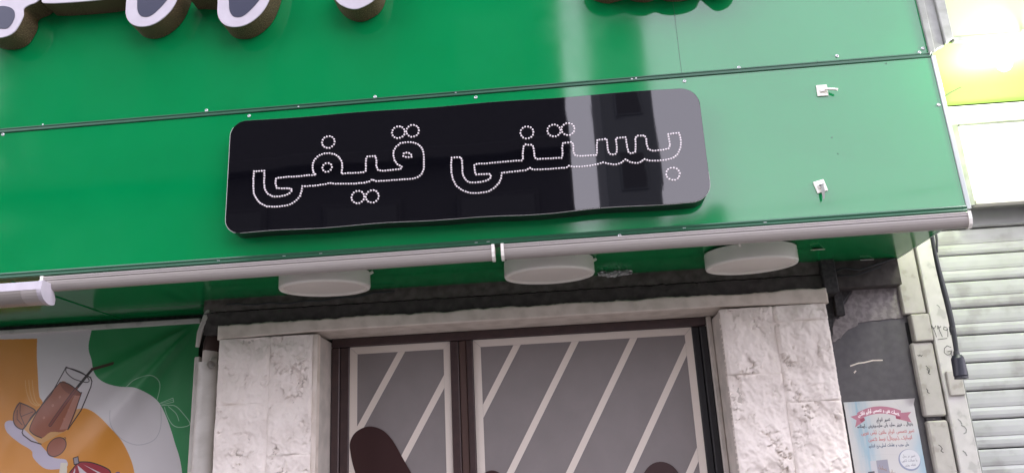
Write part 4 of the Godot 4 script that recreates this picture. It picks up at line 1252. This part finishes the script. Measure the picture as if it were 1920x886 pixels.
# ---------------------------------------------------------------- cable tie mounts and litter
func small_things() -> void:
	for k in 2:
		var o := thing("cable_tie_mount", ["upper white cable tie mount on the green panel, stub pointing right", "lower white cable tie mount on the green panel, dark tie hanging down"][k], "cable mount", [Vector3(0.765, 2.661, 0.0007), Vector3(0.7175, 2.386, 0.0007)][k], "cable tie mounts on the right of the fascia")
		o.rotation.z = [-0.02, 0.22][k]
		part(o, "base", box(Vector3(-0.0145, -0.0165, 0.0), Vector3(0.0145, 0.0165, 0.004), 0.001), M.plastic)
		part(o, "bridge", box(Vector3(-0.008, -0.006, 0.0042), Vector3(0.008, 0.006, 0.009), 0.002), M.plastic)
		if k == 0:
			part(o, "tie_stub", tube([Vector3(0.006, 0.001, 0.008), Vector3(0.024, -0.003, 0.014), Vector3(0.036, -0.007, 0.018)], 0.0035, 8), M.plastic)
		else:
			part(o, "tie_slot", box(Vector3(-0.006, 0.0, 0.0092), Vector3(0.007, 0.003, 0.011), 0.0005), M.iron)
			part(o, "tie_tail", prism(flat_points([-2, 0, 5, 1, 2, -18, -6, -36, -11, -39, -8, -22], 0.001), 0.011, 0.0125), M.grey_metal)
	# crumpled clear film caught on the edge of the soffit
	var bag := thing("crumpled_film", "crumpled piece of clear plastic film caught at the soffit edge right of the middle lamp", "litter", Vector3(0.185, 2.277, -0.37))
	var st := begin()
	var g := []
	for j in 9:
		for i in 17:
			var x := lerpf(-0.05, 0.055, i / 16.0)
			var y := lerpf(-0.012, 0.006, j / 8.0) * (1.0 - 0.5 * absf(i - 8) / 8.0)
			g.append(Vector3(x + rng.randf_range(-0.003, 0.003), y + rng.randf_range(-0.003, 0.003), rng.randf_range(-0.01, 0.01)))
	for j in 8:
		for i in 16:
			quad(st, g[j * 17 + i], g[j * 17 + 17 + i], g[j * 17 + 18 + i], g[j * 17 + i + 1])
	part(bag, "film", done(st), M.foil)
	var torn := thing("torn_tape", "small torn scrap of pale tape on the soffit right of the last round lamp", "litter", Vector3(0.765, 2.2842, -0.26))
	part(torn, "scrap", prism(flat_points([-18, -14, 4, -24, 34, 18, 8, 4, 2, 26, -4, 6], 0.001), 0, 0.002), M.plaster, Vector3(0, -0.004, 0), Vector3(-1.35, 0, 0))
	var loose := thing("loose_cable", "loose dark cable drooping under the soffit above the dark stone wall", "cable", Vector3(0.86, 2.27, -0.44))
	part(loose, "strand", tube([Vector3(0.0, -0.02, 0.0), Vector3(0.03, -0.012, 0.02), Vector3(0.08, -0.022, 0.025), Vector3(0.13, -0.008, 0.02), Vector3(0.18, 0.006, 0.01), Vector3(0.2, 0.012, 0.0)], 0.003, 8), M.cable)
	part(loose, "strand", tube([Vector3(0.01, -0.03, 0.0), Vector3(0.06, -0.038, 0.02), Vector3(0.1, -0.028, 0.02), Vector3(0.15, -0.012, 0.012)], 0.0025, 8), M.cable)
	var feed := thing("lamp_feed_cable", "thin dark cable sagging along the concrete beam under the left round lamp", "cable", Vector3(-1.05, 2.275, -0.415))
	var run := []
	for i in 17:
		run.append(Vector3(i * 0.034, -0.012 * sin(PI * i / 16.0) - 0.012 * (1.0 - i / 16.0) + 0.003 * sin(i * 1.9), 0.004))
	part(feed, "strand", tube(run, 0.0028, 8), M.cable)
	var strip := thing("tape_strip", "short white strip of tape on the soffit above the dark stone wall", "litter", Vector3(0.985, 2.2845, -0.44))
	part(strip, "scrap", prism(flat_points([-36, -20, -10, -20, 36, 20, 12, 20], 0.001), 0, 0.0015), M.plastic, Vector3(0, -0.002, 0), Vector3(-1.4, 0, 0))
